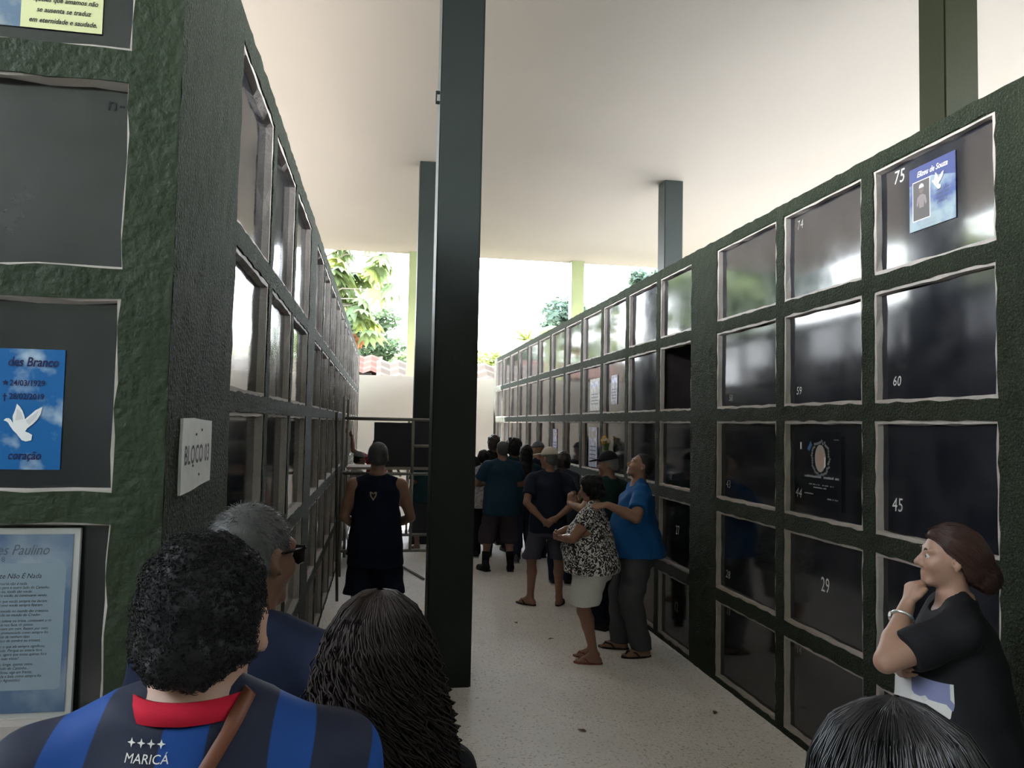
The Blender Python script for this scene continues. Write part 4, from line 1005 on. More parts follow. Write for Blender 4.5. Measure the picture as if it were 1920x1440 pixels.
def make_hair(I, hair):
    typ = hair['type']; hp, R, s, root = I['hp'], I['R'], I['s'], I['root']; K = lambda *p: np.array(p, float)*s
    t = hair.get('t', .010); h = hair.get('h', .007); Ri = R.T; pv = hp(*HEADP)
    rg = np.random.default_rng(hair.get('seed', 1))
    def loc(X, Y, Z):  # to head local coords (nominal scale)
        x, y, z = X-pv[0], Y-pv[1], Z-pv[2]
        return [(Ri[i][0]*x+Ri[i][1]*y+Ri[i][2]*z)/s+HEADP[i] for i in range(3)]
    line = hair.get('line', [(-.12, 1.535), (-.06, 1.545), (-.02, 1.585), (.015, 1.625), (.03, 1.635), (.06, 1.668), (.10, 1.690)])
    def cut(X, Y, Z):
        x, y, z = loc(X, Y, Z); return ((lin(y, line)-z)*s).astype(f32)
    P = [('u', p_el(hp(0, -.014, 1.634), K(.074+t, .094+t, .088+t), R), 0)]
    if typ in ('short', 'curlyshort', 'fade'):
        P.append(('u', p_rc(hp(0, -.062, 1.575), hp(0, -.060, 1.548), (.050+t*.6)*s, (.040+t*.3)*s), .02*s))
        for e in (-1, 1): P.append(('u', p_rc(hp(e*.045, -.035, 1.58), hp(e*.040, -.045, 1.555), (.030+t*.5)*s, (.022+t*.3)*s), .02*s))
    if typ == 'afro': P.append(('u', p_el(hp(0, -.02, 1.635), K(*hair.get('r', (.115, .125, .125))), R), .03*s))
    if typ == 'bob': P.append(('u', p_loft2(hp, R, s, [(1.50, .085, .085, -.045), (1.56, .098, .10, -.035), (1.63, .098, .11, -.02), (1.69, .08, .09, -.015)]), .03*s))
    if typ == 'bun':
        bx = hair.get('bun', (0, -.125, 1.575)); P.append(('u', p_el(hp(*bx), K(*hair.get('bunr', (.055, .05, .05))), R), .03*s))
        P.append(('u', p_rc(hp(0, -.07, 1.60), hp(bx[0]*.6, bx[1]*.7, bx[2]), .075*s, .05*s), .03*s))
    long_ = hair.get('loft')
    if long_: P.append(('u', p_loft2(hp, R, s, long_), .03*s))
    if typ != 'afro' or hair.get('cut', True): P.append(('i', (cut, None, None), .006*s)) if not (long_ or typ == 'bob') else P.append(('s', p_el(hp(0, .125, 1.575), K(.062, .085, .105), R), .015*s))
    V, F = field_mesh(P, h); n = vnormals(V, F)
    if hair.get('noise'):
        a, fq = hair['noise']; x, y, z = V.T
        d = (np.sin(x*fq+2*np.sin(y*fq*.7))*np.sin(y*fq*1.1+z*fq*.6)+np.sin(z*fq*1.3+x*fq*.5+1)*.6+np.sin(x*fq*2.3+z*fq*2.1)*np.sin(y*fq*2.2)*.5); V = V+n*(d*a*s)[:, None]
    parts = [(V, F)]
    ns = hair.get('strands', 0)
    if ns:
        fa = rg.choice(len(F), ns); w4 = rg.dirichlet([1, 1, 1, 1], ns); st = np.einsum('ij,ijk->ik', w4, V[F[fa]]); nn = np.einsum('ij,ijk->ik', w4, n[F[fa]])
        m = hair.get('seg', 5); L = hair.get('L', .02)*s*rg.uniform(.6, 1.2, ns); T = np.linspace(0, 1, m)
        mode = hair.get('mode', 'short')
        up, fwd = R[:, 2], R[:, 1]
        if mode == 'short':   # lying short hair combed from the crown
            cr = hp(0, -.05, 1.725); tang = st-cr; tang -= nn*(tang*nn).sum(1)[:, None]; tang /= np.maximum(1e-6, np.linalg.norm(tang, axis=1))[:, None]
            tang += rg.normal(0, .45, (ns, 3)); lift = hair.get('lift', .45)
            paths = st[:, None]-nn[:, None]*.003+(tang[:, None]*T[None, :, None]*(1-lift)+nn[:, None]*(T*(1-.4*T))[None, :, None]*lift)*L[:, None, None]
        elif mode == 'curl':
            a1 = rg.normal(0, 1, (ns, 3)); a1 -= nn*(a1*nn).sum(1)[:, None]; a1 /= np.linalg.norm(a1, axis=1)[:, None]; a2 = np.cross(nn, a1); ph = rg.uniform(0, 6.28, ns)
            th = ph[:, None]+T[None]*hair.get('turn', 6.0); cr_ = hair.get('cr', .006)*s
            paths = st[:, None]-nn[:, None]*.002+nn[:, None]*(np.sin(T*PI*.62)[None, :, None])*L[:, None, None]*.7+(a1[:, None]*np.cos(th)[..., None]+a2[:, None]*np.sin(th)[..., None])*cr_*T[None, :, None]**.5+a1[:, None]*(T**1.5)[None, :, None]*L[:, None, None]*.4
        elif mode == 'gather':  # combed along the scalp to the bun
            tgt = hp(*hair.get('bun', (0, -.125, 1.575))); d0 = tgt-st; c0 = hp(0, -.014, 1.634)
            paths = []
            q = st.copy(); steps = []
            for i in range(m):
                steps.append(q.copy()); v = tgt-q; dist = np.linalg.norm(v, axis=1)[:, None]; rad = q-c0; rn = rad/np.linalg.norm(rad, axis=1)[:, None]
                v = v/np.maximum(dist, 1e-6); v = v-rn*np.minimum(0, (v*rn).sum(1))[:, None]*0-rn*((v*rn).sum(1)[:, None]); v /= np.maximum(1e-6, np.linalg.norm(v, axis=1))[:, None]
                q = q+v*(L[:, None]/m)
                # stay on ellipsoid shell
                l = (q-c0)@R/ (np.array([.074+t, .094+t, .088+t])*s); k = np.linalg.norm(l, axis=1)[:, None]; far = np.linalg.norm(q-tgt, axis=1)[:, None] > .075*s
                q = np.where(far & (k > .6), c0+(q-c0)/k*(1.065+.015*rg.normal(0, 1, (ns, 1))), q)
            paths = np.stack(steps, 1)
            bv = BVHTree.FromPolygons([tuple(v) for v in V], [tuple(int(i) for i in f) for f in F]); lf = rg.uniform(.0005, .0075, ns)
            for a_ in range(ns):
                for b_ in range(m):
                    q_ = bv.find_nearest(Vector(paths[a_, b_]))
                    if q_[0] is not None: paths[a_, b_] = q_[0]+q_[1]*lf[a_]
        parts.append(strands_mesh(paths, hair.get('rad', .0011)*np.linspace(1, .35, m)))
    if hair.get('curls'):
        parts.append(hair['curls'](hp, R, s, rg))
    V, F = join(parts)
    I['hair'] = obj('hair', np_mesh('hair', V, F, hair['mat']), root)
def p_loft2(hp, R, s, S):
    """upright loft in head coordinates: (z, rx, ry, cy)"""
    S = sorted(S); z = np.array([q[0] for q in S]); o = hp(0, 0, 0); Ri = R.T
    zz = np.linspace(z[0], z[-1], 60)
    rx, ry, cy = [np.convolve(np.pad(np.interp(zz, z, [q[i] for q in S]), 2, mode='edge'), np.array([1, 2, 3, 2, 1.])/9, 'valid') for i in (1, 2, 3)]
    def f(X, Y, Z):
        a, b, c = X-o[0], Y-o[1], Z-o[2]
        l = [(Ri[i][0]*a+Ri[i][1]*b+Ri[i][2]*c)/s for i in range(3)]
        A, B, C = np.interp(l[2], zz, rx), np.interp(l[2], zz, ry), np.interp(l[2], zz, cy)
        d = (np.sqrt((l[0]/A)**2+((l[1]-C)/B)**2)-1)*np.minimum(A, B)
        return (np.maximum(d, np.maximum(z[0]-l[2], l[2]-z[-1]))*s).astype(f32)
    m = max(max(q[1] for q in S), max(q[2]+abs(q[3]) for q in S))*1.2
    pts = np.array([hp(x, y, w_) for x in (-m, m) for y in (-m, m) for w_ in (z[0], z[-1])])
    return f, pts.min(0), pts.max(0)
def make_hat(I, hat):
    hp, R, s, root = I['hp'], I['R'], I['s'], I['root']; K = lambda *p: np.array(p, float)*s
    pv = hp(0, -.014, hat.get('z', 1.648)); n = R @ nrm((0, hat.get('tilt', -.12), -1))
    P = [('u', p_el(hp(0, -.014, 1.640), K(.089, .108, .104), R), 0), ('i', p_half(pv, n), .006*s)]
    V, F = field_mesh(P, .008); c = obj('cap', np_mesh('cap', V, F, hat['mat']), root)
    yw = math.radians(hat.get('yaw', 0)); Rb = R @ np.array(Euler((0, 0, yw)).to_matrix())
    d = Rb @ np.array([0, 1, 0]); ctr = hp(0, -.014, 1.655)+d*.125*s
    Rt = Rb @ np.array(Euler((-.16, 0, 0)).to_matrix())
    V, F = field_mesh([('u', p_el(ctr, K(.078, .085, .010), Rt), 0)], .006)
    obj('brim', np_mesh('brim', V, F, hat.get('brim', hat['mat'])), c)
# materials for the figures
def cloth(n, c, c2=None, rough=.85, sc=30, **k): return mat(n, c, rough, .15, (sc, .8, c2 or tuple(q*.8 for q in c)), (300, .15, .002), **k)
def skinm(n, c): 
    m = mat(n, c, .5, .35, (18, .8, tuple(q*.85 for q in c)), (160, .12, .002)); b = m.node_tree.nodes['Principled BSDF']; b.inputs['Subsurface Weight'].default_value = .08; b.inputs['Subsurface Radius'].default_value = (.01, .004, .002); return m
SKIN = [skinm('skin_tan', (.32, .175, .122)), skinm('skin_light', (.31, .18, .125)), skinm('skin_brown', (.16, .082, .052)), skinm('skin_dark', (.12, .065, .042))]
EYEW = mat('eye_white', (.38, .36, .34), .3, .4); EYED = mat('eye_iris', (.05, .03, .02), .15, .5)
def hairm(n, c, rough=.45, spec=.4): return mat(n, c, rough, spec, (60, .8, tuple(q*.6 for q in c)))
HAIRM = dict(black=hairm('hair_black', (.010, .009, .010), .6, .2), brow=hairm('eyebrow_dark', (.03, .02, .016)), brown=hairm('hair_dark_brown', (.022, .013, .010)), grey=hairm('hair_grey', (.22, .21, .20), .6), salt=hairm('hair_salt_pepper', (.10, .10, .10), .55),
             red=hairm('hair_auburn', (.055, .024, .017)), gloss=hairm('hair_glossy_black', (.010, .010, .012), .28, .6))
FLOOR = 0.0

# ------------------------------------------------------------------ the people, nearest first
C = lambda n, r, g, b, **k: cloth(n, (r, g, b), **k)
JEANS = C('denim', .030, .045, .085, sc=60); BLACKC = C('black_cloth', .010, .010, .013); NAVYC = C('navy_cloth', .012, .017, .040); SHOEB = mat('black_shoe', (.012, .012, .014), .55, .3); SOLEW = mat('pale_sole', (.40, .40, .40), .7, .2); RUB = mat('dark_rubber', (.020, .016, .016), .7, .2)
def stripes():
    m = mat('striped_jersey', (.012, .015, .030), .7, .2); t = m.node_tree; n = t.nodes; b = n['Principled BSDF']
    co = n.new('ShaderNodeTexCoord'); mp = n.new('ShaderNodeMapping'); mp.inputs['Rotation'].default_value = (0, math.radians(-9), 0); mp.inputs['Location'].default_value = (.035, 0, 0)
    wv = n.new('ShaderNodeTexWave'); wv.inputs['Scale'].default_value = 2.35; wv.inputs['Distortion'].default_value = 2.6; wv.inputs['Detail'].default_value = 2; wv.inputs['Detail Scale'].default_value = .9
    rp = n.new('ShaderNodeValToRGB'); rp.color_ramp.elements[0].position = .60; rp.color_ramp.elements[1].position = .64; rp.color_ramp.elements[0].color = (.012, .015, .032, 1); rp.color_ramp.elements[1].color = (.007, .045, .20, 1)
    t.links.new(co.outputs['Object'], mp.inputs[0]); t.links.new(mp.outputs[0], wv.inputs['Vector']); t.links.new(wv.outputs['Fac'], rp.inputs[0]); t.links.new(rp.outputs[0], b.inputs['Base Color']); return m
def blotch(name, c0, c1, sc, lo, hi, dist=1.5):
    m = mat(name, c0, .8, .2); t = m.node_tree; n = t.nodes; b = n['Principled BSDF']; co = n.new('ShaderNodeTexCoord'); tx = n.new('ShaderNodeTexNoise'); tx.inputs['Scale'].default_value = sc; tx.inputs['Detail'].default_value = 3; tx.inputs['Distortion'].default_value = dist
    rp = n.new('ShaderNodeValToRGB'); rp.color_ramp.elements[0].position = lo; rp.color_ramp.elements[1].position = hi; rp.color_ramp.elements[0].color = (*c0, 1); rp.color_ramp.elements[1].color = (*c1, 1)
    t.links.new(co.outputs['Object'], tx.inputs['Vector']); t.links.new(tx.outputs['Fac'], rp.inputs[0]); t.links.new(rp.outputs[0], b.inputs['Base Color']); return m
def project(info, V, F, off=.002, d=(0, 1, 0), start=-.6):
    """lay flat print (x, z in the wearer's frame) onto the back of the shirt"""
    SV, SF = info['topVF']; bv = BVHTree.FromPolygons([tuple(v) for v in SV], [tuple(int(i) for i in f) for f in SF]); out_ = []
    for x, z in V:
        h_ = bv.ray_cast(Vector((x, start, z)), Vector(d)); p = h_[0] if h_[0] else Vector((x, -.1, z)); nn = h_[1] if h_[0] else Vector((0, -1, 0))
        if nn.y > 0: nn = -nn
        out_.append(p+nn*off)
    return out_
SH = dict(R=dict(), L=dict())
# 1 young man in the striped jersey
I = person('young man with short black curls and blue striped jersey with red collar, seen from behind', (-.240, 1.16, 0), 2, H=1.84, drop=.043, h=.0095, skin=SKIN[1], head=(-4, -3, 2), shoulder=.178,
    arms=dict(R=dict(wrist=(.24, .10, .88)), L=dict(wrist=(-.24, .10, .88))), top=dict(mat=stripes(), h=.007, neck=.050, neckz=.030, fold=.003), bottom=dict(type='trousers', len=.04, mat=JEANS), shoes=('shoe', SHOEB, SOLEW), feet=dict(R=(.10, 0, -8), L=(-.10, 0, 8)),
    hair=dict(type='curlyshort', mat=HAIRM['black'], t=.004, line=[(-.12, 1.545), (-.075, 1.548), (-.045, 1.572), (-.025, 1.605), (.015, 1.635), (.03, 1.635), (.06, 1.668), (.10, 1.690)], strands=6500, mode='curl', L=.008, cr=.0028, seg=7, turn=6.5, rad=.0010, noise=(.003, 90), seed=3))
r_ = I['root']; s = I['s']
RED = C('red_ribbing', .42, .010, .030); cm = MB(); pts = []
for k in range(33):
    a = 2*PI*k/32; pts.append((.066*math.cos(a)*s, (.012+.066*math.sin(a))*s, (1.470-.018*math.sin(a))*s))
tb = MB()
n_ = 32
for k in range(n_):
    a = 2*PI*k/n_; c, q = math.cos(a), math.sin(a)
    for (rr__, dz) in ((.0640, .011), (.0695, .012), (.0800, -.012), (.0750, -.014)): tb.V.append(((rr__*1.06)*c*s, (-.014+rr__*q)*s, (1.476-.030*q*(q > 0)+dz)*s))
for k in range(n_):
    for e in range(4): tb.F.append((k*4+e, k*4+(e+1) % 4, ((k+1) % n_)*4+(e+1) % 4, ((k+1) % n_)*4+e))
o = obj('collar', tb.me('collar', RED, True), r_); o['label'] = 'red collar'
for b_, x, z, sz in (('MARICÁ', -.067, 1.524, .0150),):
    V, F = text_geo(b_, sz, 'LEFT', .12, 1.0, 0.); PP = project(I, [(x+a, z+c) for a, c, _ in V], F)
    obj('lettering', mesh('lettering', PP, F, WHITEP), r_)
for k in range(4):
    st = star(-.060+.0125*k, 1.546, .0055, 4, .35); obj('printed_star', mesh('printed_star', project(I, st, None), [tuple(range(8))], WHITEP), r_)
# bag strap over the back
sp = []; 
for k in range(26):
    t = k/25; sp.append((-.080+.150*t+.008*math.sin(t*2.2), 1.33+.272*t-.012*t*t))
L_ = project(I, [(x-.0075, z+.0055) for x, z in sp], None, .004); R_ = project(I, [(x+.0075, z-.0055) for x, z in sp], None, .004)
L2 = [p+Vector((0, -.004, 0)) for p in L_]; R2 = [p+Vector((0, -.004, 0)) for p in R_]
V = []; F = []
for k in range(26): V += [L_[k], R_[k], R2[k], L2[k]]
for k in range(25):
    for e in range(4): F.append((k*4+e, k*4+(e+1) % 4, k*4+4+(e+1) % 4, k*4+4+e))
o = obj('bag_strap', mesh('bag_strap', V, F, mat('brown_leather', (.14, .045, .022), .5, .3, (40, .6, (.10, .032, .016))), True), r_)
# 2 grey haired man with sunglasses
I = person('grey haired man with dark sunglasses and navy shirt, head turned right, near the left wall', (-.275, 1.84, 0), -12, H=1.765, h=.0105, skin=SKIN[2], head=(-24, -2, 0), bulk=1.08,
    top=dict(mat=NAVYC, sleeve=.66), bottom=dict(type='trousers', len=.04, mat=BLACKC), shoes=('shoe', SHOEB), feet=dict(R=(.10, 0, -8), L=(-.10, 0, 8)), arms=dict(R=dict(wrist=(.24, .08, .86)), L=dict(wrist=(-.22, .10, .88))),
    hair=dict(type='short', mat=hairm('hair_salt_dark', (.075, .074, .073), .6), t=.004, strands=5500, L=.019, lift=.42, seg=4, rad=.0008, seed=4, line=[(-.12, 1.552), (-.06, 1.56), (-.03, 1.58), (.0, 1.62), (.03, 1.625), (.06, 1.668), (.10, 1.690)]))
hp = I['hp']; g = MB(); GL = mat('sunglass_black', (.008, .008, .010), .15, .6)
for e in (-1, 1):
    pp = [hp(e*.012, .106, 1.625), hp(e*.058, .094, 1.628), hp(e*.060, .092, 1.590), hp(e*.040, .100, 1.582), hp(e*.014, .106, 1.590)]; b0 = len(g.V); off = I['R'] @ np.array([0, .006, 0])
    g.add(pp+[p+off for p in pp], [(4,3,2,1,0), (5,6,7,8,9)]+[(k, (k+1) % 5, 5+(k+1) % 5, 5+k) for k in range(5)])
    g.bar(hp(e*.060, .094, 1.622), hp(e*.086, -.005, 1.622), .012, .004)
g.bar(hp(-.014, .110, 1.618), hp(.014, .110, 1.618), .005)
o = obj('sunglasses', g.me('sunglasses', GL), I['root']); o['label'] = 'black sunglasses'
# 3 woman with long curls
def long_curls(S, n, m, zlo, turn, cr, rad):
    def f(hp, R, s, rg):
        S_ = sorted(S); z = [q[0] for q in S_]; P = []
        for i in range(n):
            a = rg.uniform(-PI, PI); 
            if abs(a-PI/2) < .55: a += PI
            z0 = z[-1]-.001-.03*rg.random()**2 if i % 5 < 3 else rg.uniform(z[0]+.20, z[-1]-.02); z1 = max(zlo, min(z0-.12, rg.uniform(zlo, zlo+.30))); T = np.linspace(0, 1, m); zz = z0+(z1-z0)*T
            q = rg.uniform(.93, 1.03)
            rx, ry, cy = [np.interp(zz, z, [w_[k] for w_ in S_]) for k in (1, 2, 3)]
            amp = cr*rg.uniform(.5, 1.3)*np.minimum(1, T*3.5); ph = rg.uniform(0, 6.28); tn = turn*rg.uniform(.7, 1.3)*abs(z0-z1)/.4
            th = ph+T*tn*6.28; aa = a+rg.normal(0, .10)*T
            x = np.cos(aa)*(rx*q+amp*np.cos(th))-np.sin(aa)*amp*np.sin(th); y = cy+np.sin(aa)*(ry*q+amp*np.cos(th))+np.cos(aa)*amp*np.sin(th)
            P.append([hp(*p) for p in zip(x, y, zz)])
        return strands_mesh(np.array(P), rad*np.concatenate([np.linspace(.6, 1, 6), np.ones(m-8), [.7, .35]]))
    return f
CL = [(.98, .125, .060, -.125), (1.12, .165, .080, -.110), (1.30, .160, .095, -.080), (1.42, .150, .108, -.050), (1.50, .138, .114, -.030), (1.58, .118, .120, -.020), (1.655, .098, .112, -.018), (1.715, .066, .080, -.018), (1.744, .030, .036, -.018), (1.752, .003, .004, -.018)]
I = person('woman with very long dark brown curly hair seen from behind at bottom centre', (.012, 1.52, 0), 3, H=1.60, sex='f', h=.0125, skin=SKIN[0], shoulder=.150, face=True, top=dict(mat=BLACKC), bottom=dict(type='trousers', len=.04, mat=JEANS), shoes=('shoe', SHOEB), feet=dict(R=(.09, 0, -8), L=(-.09, 0, 8)),
    hair=dict(type='long', loft=CL, mat=hairm('hair_curly_brown', (.017, .0095, .008), .6, .25), noise=(.007, 75), t=.012, h=.009, curls=long_curls([(z+.014*(z > 1.64), rx+.010*(z < 1.75), ry+.010*(z < 1.75), cy) for z, rx, ry, cy in CL], 1050, 66, .96, 6.8, .0125, .0019), seed=6))
# 4 glossy black hair at bottom right
GLS = [(1.25, .09, .055, -.09), (1.40, .098, .080, -.06), (1.52, .112, .108, -.03), (1.60, .117, .124, -.018), (1.66, .103, .116, -.016), (1.71, .074, .090, -.016), (1.738, .034, .042, -.016), (1.750, .003, .004, -.016)]
I = person('person with glossy wavy black hair, only the crown showing at bottom right', (.692, .94, 0), -6, H=1.57, sex='f', h=.013, skin=SKIN[0], head=(0, -6, 0), top=dict(mat=BLACKC), bottom=dict(type='trousers', len=.04, mat=BLACKC), shoes=('shoe', SHOEB), feet=dict(R=(.09, 0, -8), L=(-.09, 0, 8)),
    hair=dict(type='long', loft=GLS, mat=HAIRM['gloss'], noise=(.003, 60), t=.012, h=.008, curls=long_curls([(z+.012*(z > 1.62), rx+.009*(z < 1.745), ry+.009*(z < 1.745), cy) for z, rx, ry, cy in GLS], 1900, 20, 1.26, 1.4, .0050, .0015), seed=8))
# 5 woman with auburn bun, hand on chin
def split_blouse():
    m = mat('black_blouse', (.008, .008, .010), .8, .2); t = m.node_tree; n = t.nodes; b = n['Principled BSDF']; co = n.new('ShaderNodeTexCoord'); sp_ = n.new('ShaderNodeSeparateXYZ'); t.links.new(co.outputs['Object'], sp_.inputs[0])
    mp = n.new('ShaderNodeMapping'); mp.inputs['Rotation'].default_value = (.05, .1, .2); t.links.new(co.outputs['Object'], mp.inputs[0])
    vo = n.new('ShaderNodeTexVoronoi'); vo.inputs['Scale'].default_value = 9; vo.distance = 'CHEBYCHEV'; vo.inputs['Randomness'].default_value = .75; t.links.new(mp.outputs[0], vo.inputs['Vector'])
    hs = n.new('ShaderNodeSeparateColor'); t.links.new(vo.outputs['Color'], hs.inputs[0])
    rp = n.new('ShaderNodeValToRGB'); rp.color_ramp.interpolation = 'CONSTANT'; e = rp.color_ramp.elements; e[0].color = (.45, .44, .42, 1); e[1].position = .45; e[1].color = (.010, .010, .012, 1); e2 = e.new(.72); e2.color = (.17, .18, .30, 1); e3 = e.new(.84); e3.color = (.5, .49, .46, 1)
    t.links.new(hs.outputs[0], rp.inputs[0])
    gt = n.new('ShaderNodeMath'); gt.operation = 'GREATER_THAN'; gt.inputs[1].default_value = .050; t.links.new(sp_.outputs['Y'], gt.inputs[0])
    lt = n.new('ShaderNodeMath'); lt.operation = 'LESS_THAN'; lt.inputs[1].default_value = 1.13; t.links.new(sp_.outputs['Z'], lt.inputs[0]); ml = n.new('ShaderNodeMath'); ml.operation = 'MULTIPLY'; t.links.new(gt.outputs[0], ml.inputs[0]); t.links.new(lt.outputs[0], ml.inputs[1]); gt = ml
    mx = n.new('ShaderNodeMix'); mx.data_type = 'RGBA'; mx.inputs[6].default_value = (.008, .008, .010, 1); t.links.new(gt.outputs[0], mx.inputs[0]); t.links.new(rp.outputs[0], mx.inputs[7]); t.links.new(mx.outputs[2], b.inputs['Base Color']); return m
I = person('woman with auburn bun and black blouse, hand on her chin, facing the right niches', (2.03, 2.44, 0), 62, H=1.625, sex='f', h=.0076, skin=SKIN[1], head=(4, 3, 0), bulk=1.18, belly=.04, shoulder=.155, hunch=.25,
    arms=dict(L=dict(wrist=(-.070, .178, 1.432), pole=(-.9, .5, -.9), hdir=(.25, -.25, 1), hnorm=(.45, -1, 0), curl=1.3, thumb=.9, r=1.15, sy=.02), R=dict(wrist=(-.08, .20, 1.20), pole=(1, -.1, -.8), hdir=(-1, .05, .35), hnorm=(0, -1, .2), curl=.55, r=1.15)),
    top=dict(mat=split_blouse(), hem=.76, sleeve=.72, sr=.070, neck=.07, flare=.01, fold=.005, name='blouse'), bottom=dict(type='trousers', len=.05, mat=C('dark_trousers', .03, .03, .034)), shoes=('shoe', SHOEB), feet=dict(R=(.09, 0, -8), L=(-.09, 0, 8)),
    hair=dict(type='bun', mat=HAIRM['red'], t=.012, noise=(.003, 70), bun=(.0, -.125, 1.548), bunr=(.058, .052, .058), strands=3600, mode='gather', L=.17, seg=6, rad=.0014, seed=9, line=[(-.30, 1.40), (-.06, 1.53), (-.02, 1.60), (.015, 1.635), (.04, 1.660), (.07, 1.685), (.12, 1.69)]))
W_ = I['wr'][-1]; E_ = I['el'][-1]; d_ = nrm(W_-E_); p0 = W_-d_*.055; wa = MB(); 
q = np.cross(d_, (0, 0, 1)); q = nrm(q); q2 = np.cross(d_, q)
ring = [Vector(p0+(q*math.cos(2*PI*k/18)+q2*math.sin(2*PI*k/18))*.034) for k in range(19)]; wa.tube(ring, [.0065]*19, 6)
o = obj('wristwatch', wa.me('wristwatch', mat('silver_band', (.6, .6, .58), .25, .5, metal=.8), True), I['root']); o['label'] = 'silver wristwatch'
wf = MB().lathe([(.017, 0), (.017, .008), (.014, .010)], 16); Mx = Matrix.Translation(Vector(p0+q*-.034)) @ Vector(-q).to_track_quat('Z', 'Y').to_matrix().to_4x4()
obj('watch_case', mesh('watch_case', [Mx @ Vector(v) for v in wf.V], wf.F, mat('watch_steel', (.7, .7, .68), .2, .5, metal=.8)), o)
# 6 man in black tank top
I = person('man with grey cropped hair in black tank top and long black shorts', (.008, 6.6, 0), 0, H=1.785, h=.0105, skin=SKIN[0], bulk=1.06, arms=dict(R=dict(wrist=(.13, .22, 1.02), pole=(1, -.8, -.3), hdir=(-1, .3, .1), hnorm=(0, -1, 0)), L=dict(wrist=(-.12, .24, 1.0), pole=(-1, -.8, -.3), hdir=(1, .3, .1), hnorm=(0, -1, 0))),
    top=dict(type='tank', mat=C('black_jersey', .008, .011, .028), hem=.74, fold=.004, flare=.012, neck=.058, neckz=.02), bottom=dict(type='shorts', len=.50, mat=C('black_shorts', .008, .011, .028), r=(.115, .115, .118), loose=.03), shoes=('flipflop', RUB), feet=dict(R=(.13, 0, -10), L=(-.13, 0, 10)),
    hair=dict(type='short', mat=hairm('hair_grey_dark', (.07, .07, .075), .6), t=.006, strands=2500, L=.016, lift=.5, seg=3, rad=.001, seed=12))
r_ = I['root']; GOLD = mat('pale_gold_print', (.38, .30, .22), .6, .2)
for sh_ in ([(-.030, 1.385), (-.010, 1.385), (0, 1.372), (.010, 1.385), (.030, 1.385), (.026, 1.352), (.0, 1.312), (-.026, 1.352)], ):
    sc2 = [(x*1.0-.03, z) for x, z in sh_]; inner = [((x+.03)*.58-.03, 1.352+(z-1.352)*.55) for x, z in sc2]
    V = project(I, sc2+inner, None, .003); nn = len(sc2); F = [(k, (k+1) % nn, nn+(k+1) % nn, nn+k) for k in range(nn)]
    obj('printed_crest', mesh('printed_crest', V, F, GOLD), r_)
# 7 and 8 the couple
I8 = person('woman in black and white patterned blouse and white shorts with crossed arms', (1.80, 6.33, 0), 66, H=1.545, sex='f', h=.0088, skin=SKIN[0], bulk=1.28, belly=.075, head=(12, -12, 0), shoulder=.150,
    arms=dict(L=dict(wrist=(-.075, .300, 1.13), pole=(-1, -.1, -.7), hdir=(1, .25, .1), hnorm=(0, -1, .2), curl=.5, r=1.1), R=dict(wrist=(-.09, .325, 1.17), pole=(1, .3, -.6), hdir=(-1, .0, -.1), hnorm=(0, -1, 0), curl=.6)),
    top=dict(mat=blotch('leopard_print', (.74, .72, .71), (.026, .019, .023), 30, .46, .50, 2.2), hem=.83, sleeve=.50, sr=.068, flare=.03, fold=.004, name='blouse'), bottom=dict(type='shorts', len=.535, mat=C('white_denim', .78, .76, .74, sc=60), r=(.142, .130, .125), loose=.02, waist=.98, fold=.005), shoes=('flipflop', mat('red_rubber', (.22, .06, .05), .6, .3)), feet=dict(R=(.10, .02, -4), L=(-.07, -.02, 6)),
    hair=dict(type='bob', mat=HAIRM['black'], t=.014, noise=(.006, 70), seed=13))
I7 = person('man in bright blue T-shirt looking up, one arm around the woman beside him', (2.25, 6.50, 0), 80, H=1.735, h=.0082, skin=SKIN[0], bulk=1.22, belly=.06, head=(0, 24, 0),
    arms=dict(L=dict(wrist=(-.405, .300, 1.305), pole=(-.7, -.7, -1), hdir=(-.20, .97, -.12), hnorm=(.45, .05, -.9), curl=[.30, .34, .38, .44], spread=.14, r=1.12), R=dict(wrist=(.26, .10, .90), r=1.1)),
    top=dict(mat=C('blue_tshirt', .014, .10, .30), hem=.835, sleeve=.72, sr=.072, flare=.016, fold=.010, neck=.07), bottom=dict(type='trousers', len=.06, mat=C('grey_trousers', .080, .080, .090), r=(.118, .098, .085), loose=.012, fold=.006), shoes=('flipflop', RUB), feet=dict(R=(.13, .14, -14), L=(-.10, -.02, 12)),
    hair=dict(type='fade', mat=hairm('hair_fade', (.014, .014, .015), .6), t=.004, strands=1500, L=.008, lift=.7, seg=3, rad=.001, seed=14, line=[(-.12, 1.555), (-.06, 1.56), (-.02, 1.615), (.015, 1.640), (.03, 1.660), (.06, 1.690), (.10, 1.70)]))
# 9 man with dark cap behind the couple
person('man in dark green T-shirt and black cap standing behind the embracing couple', (2.25, 7.35, 0), 30, H=1.70, h=.0115, skin=SKIN[1], bulk=1.1, head=(28, -4, 0), arms=dict(L=dict(wrist=(-.34, .20, 1.22), pole=(-1, -.2, -1), hdir=(.1, -.1, 1), curl=.8), R=dict()), top=dict(mat=C('dark_green_tshirt', .012, .038, .036), sleeve=.7, sr=.066), bottom=dict(type='trousers', len=.05, mat=NAVYC), shoes=('shoe', SHOEB), feet=dict(R=(.10, 0, -8), L=(-.10, 0, 8)),
    hat=dict(mat=C('black_cap', .014, .014, .020), tilt=-.15), hair=dict(type='short', mat=HAIRM['grey'], t=.003))
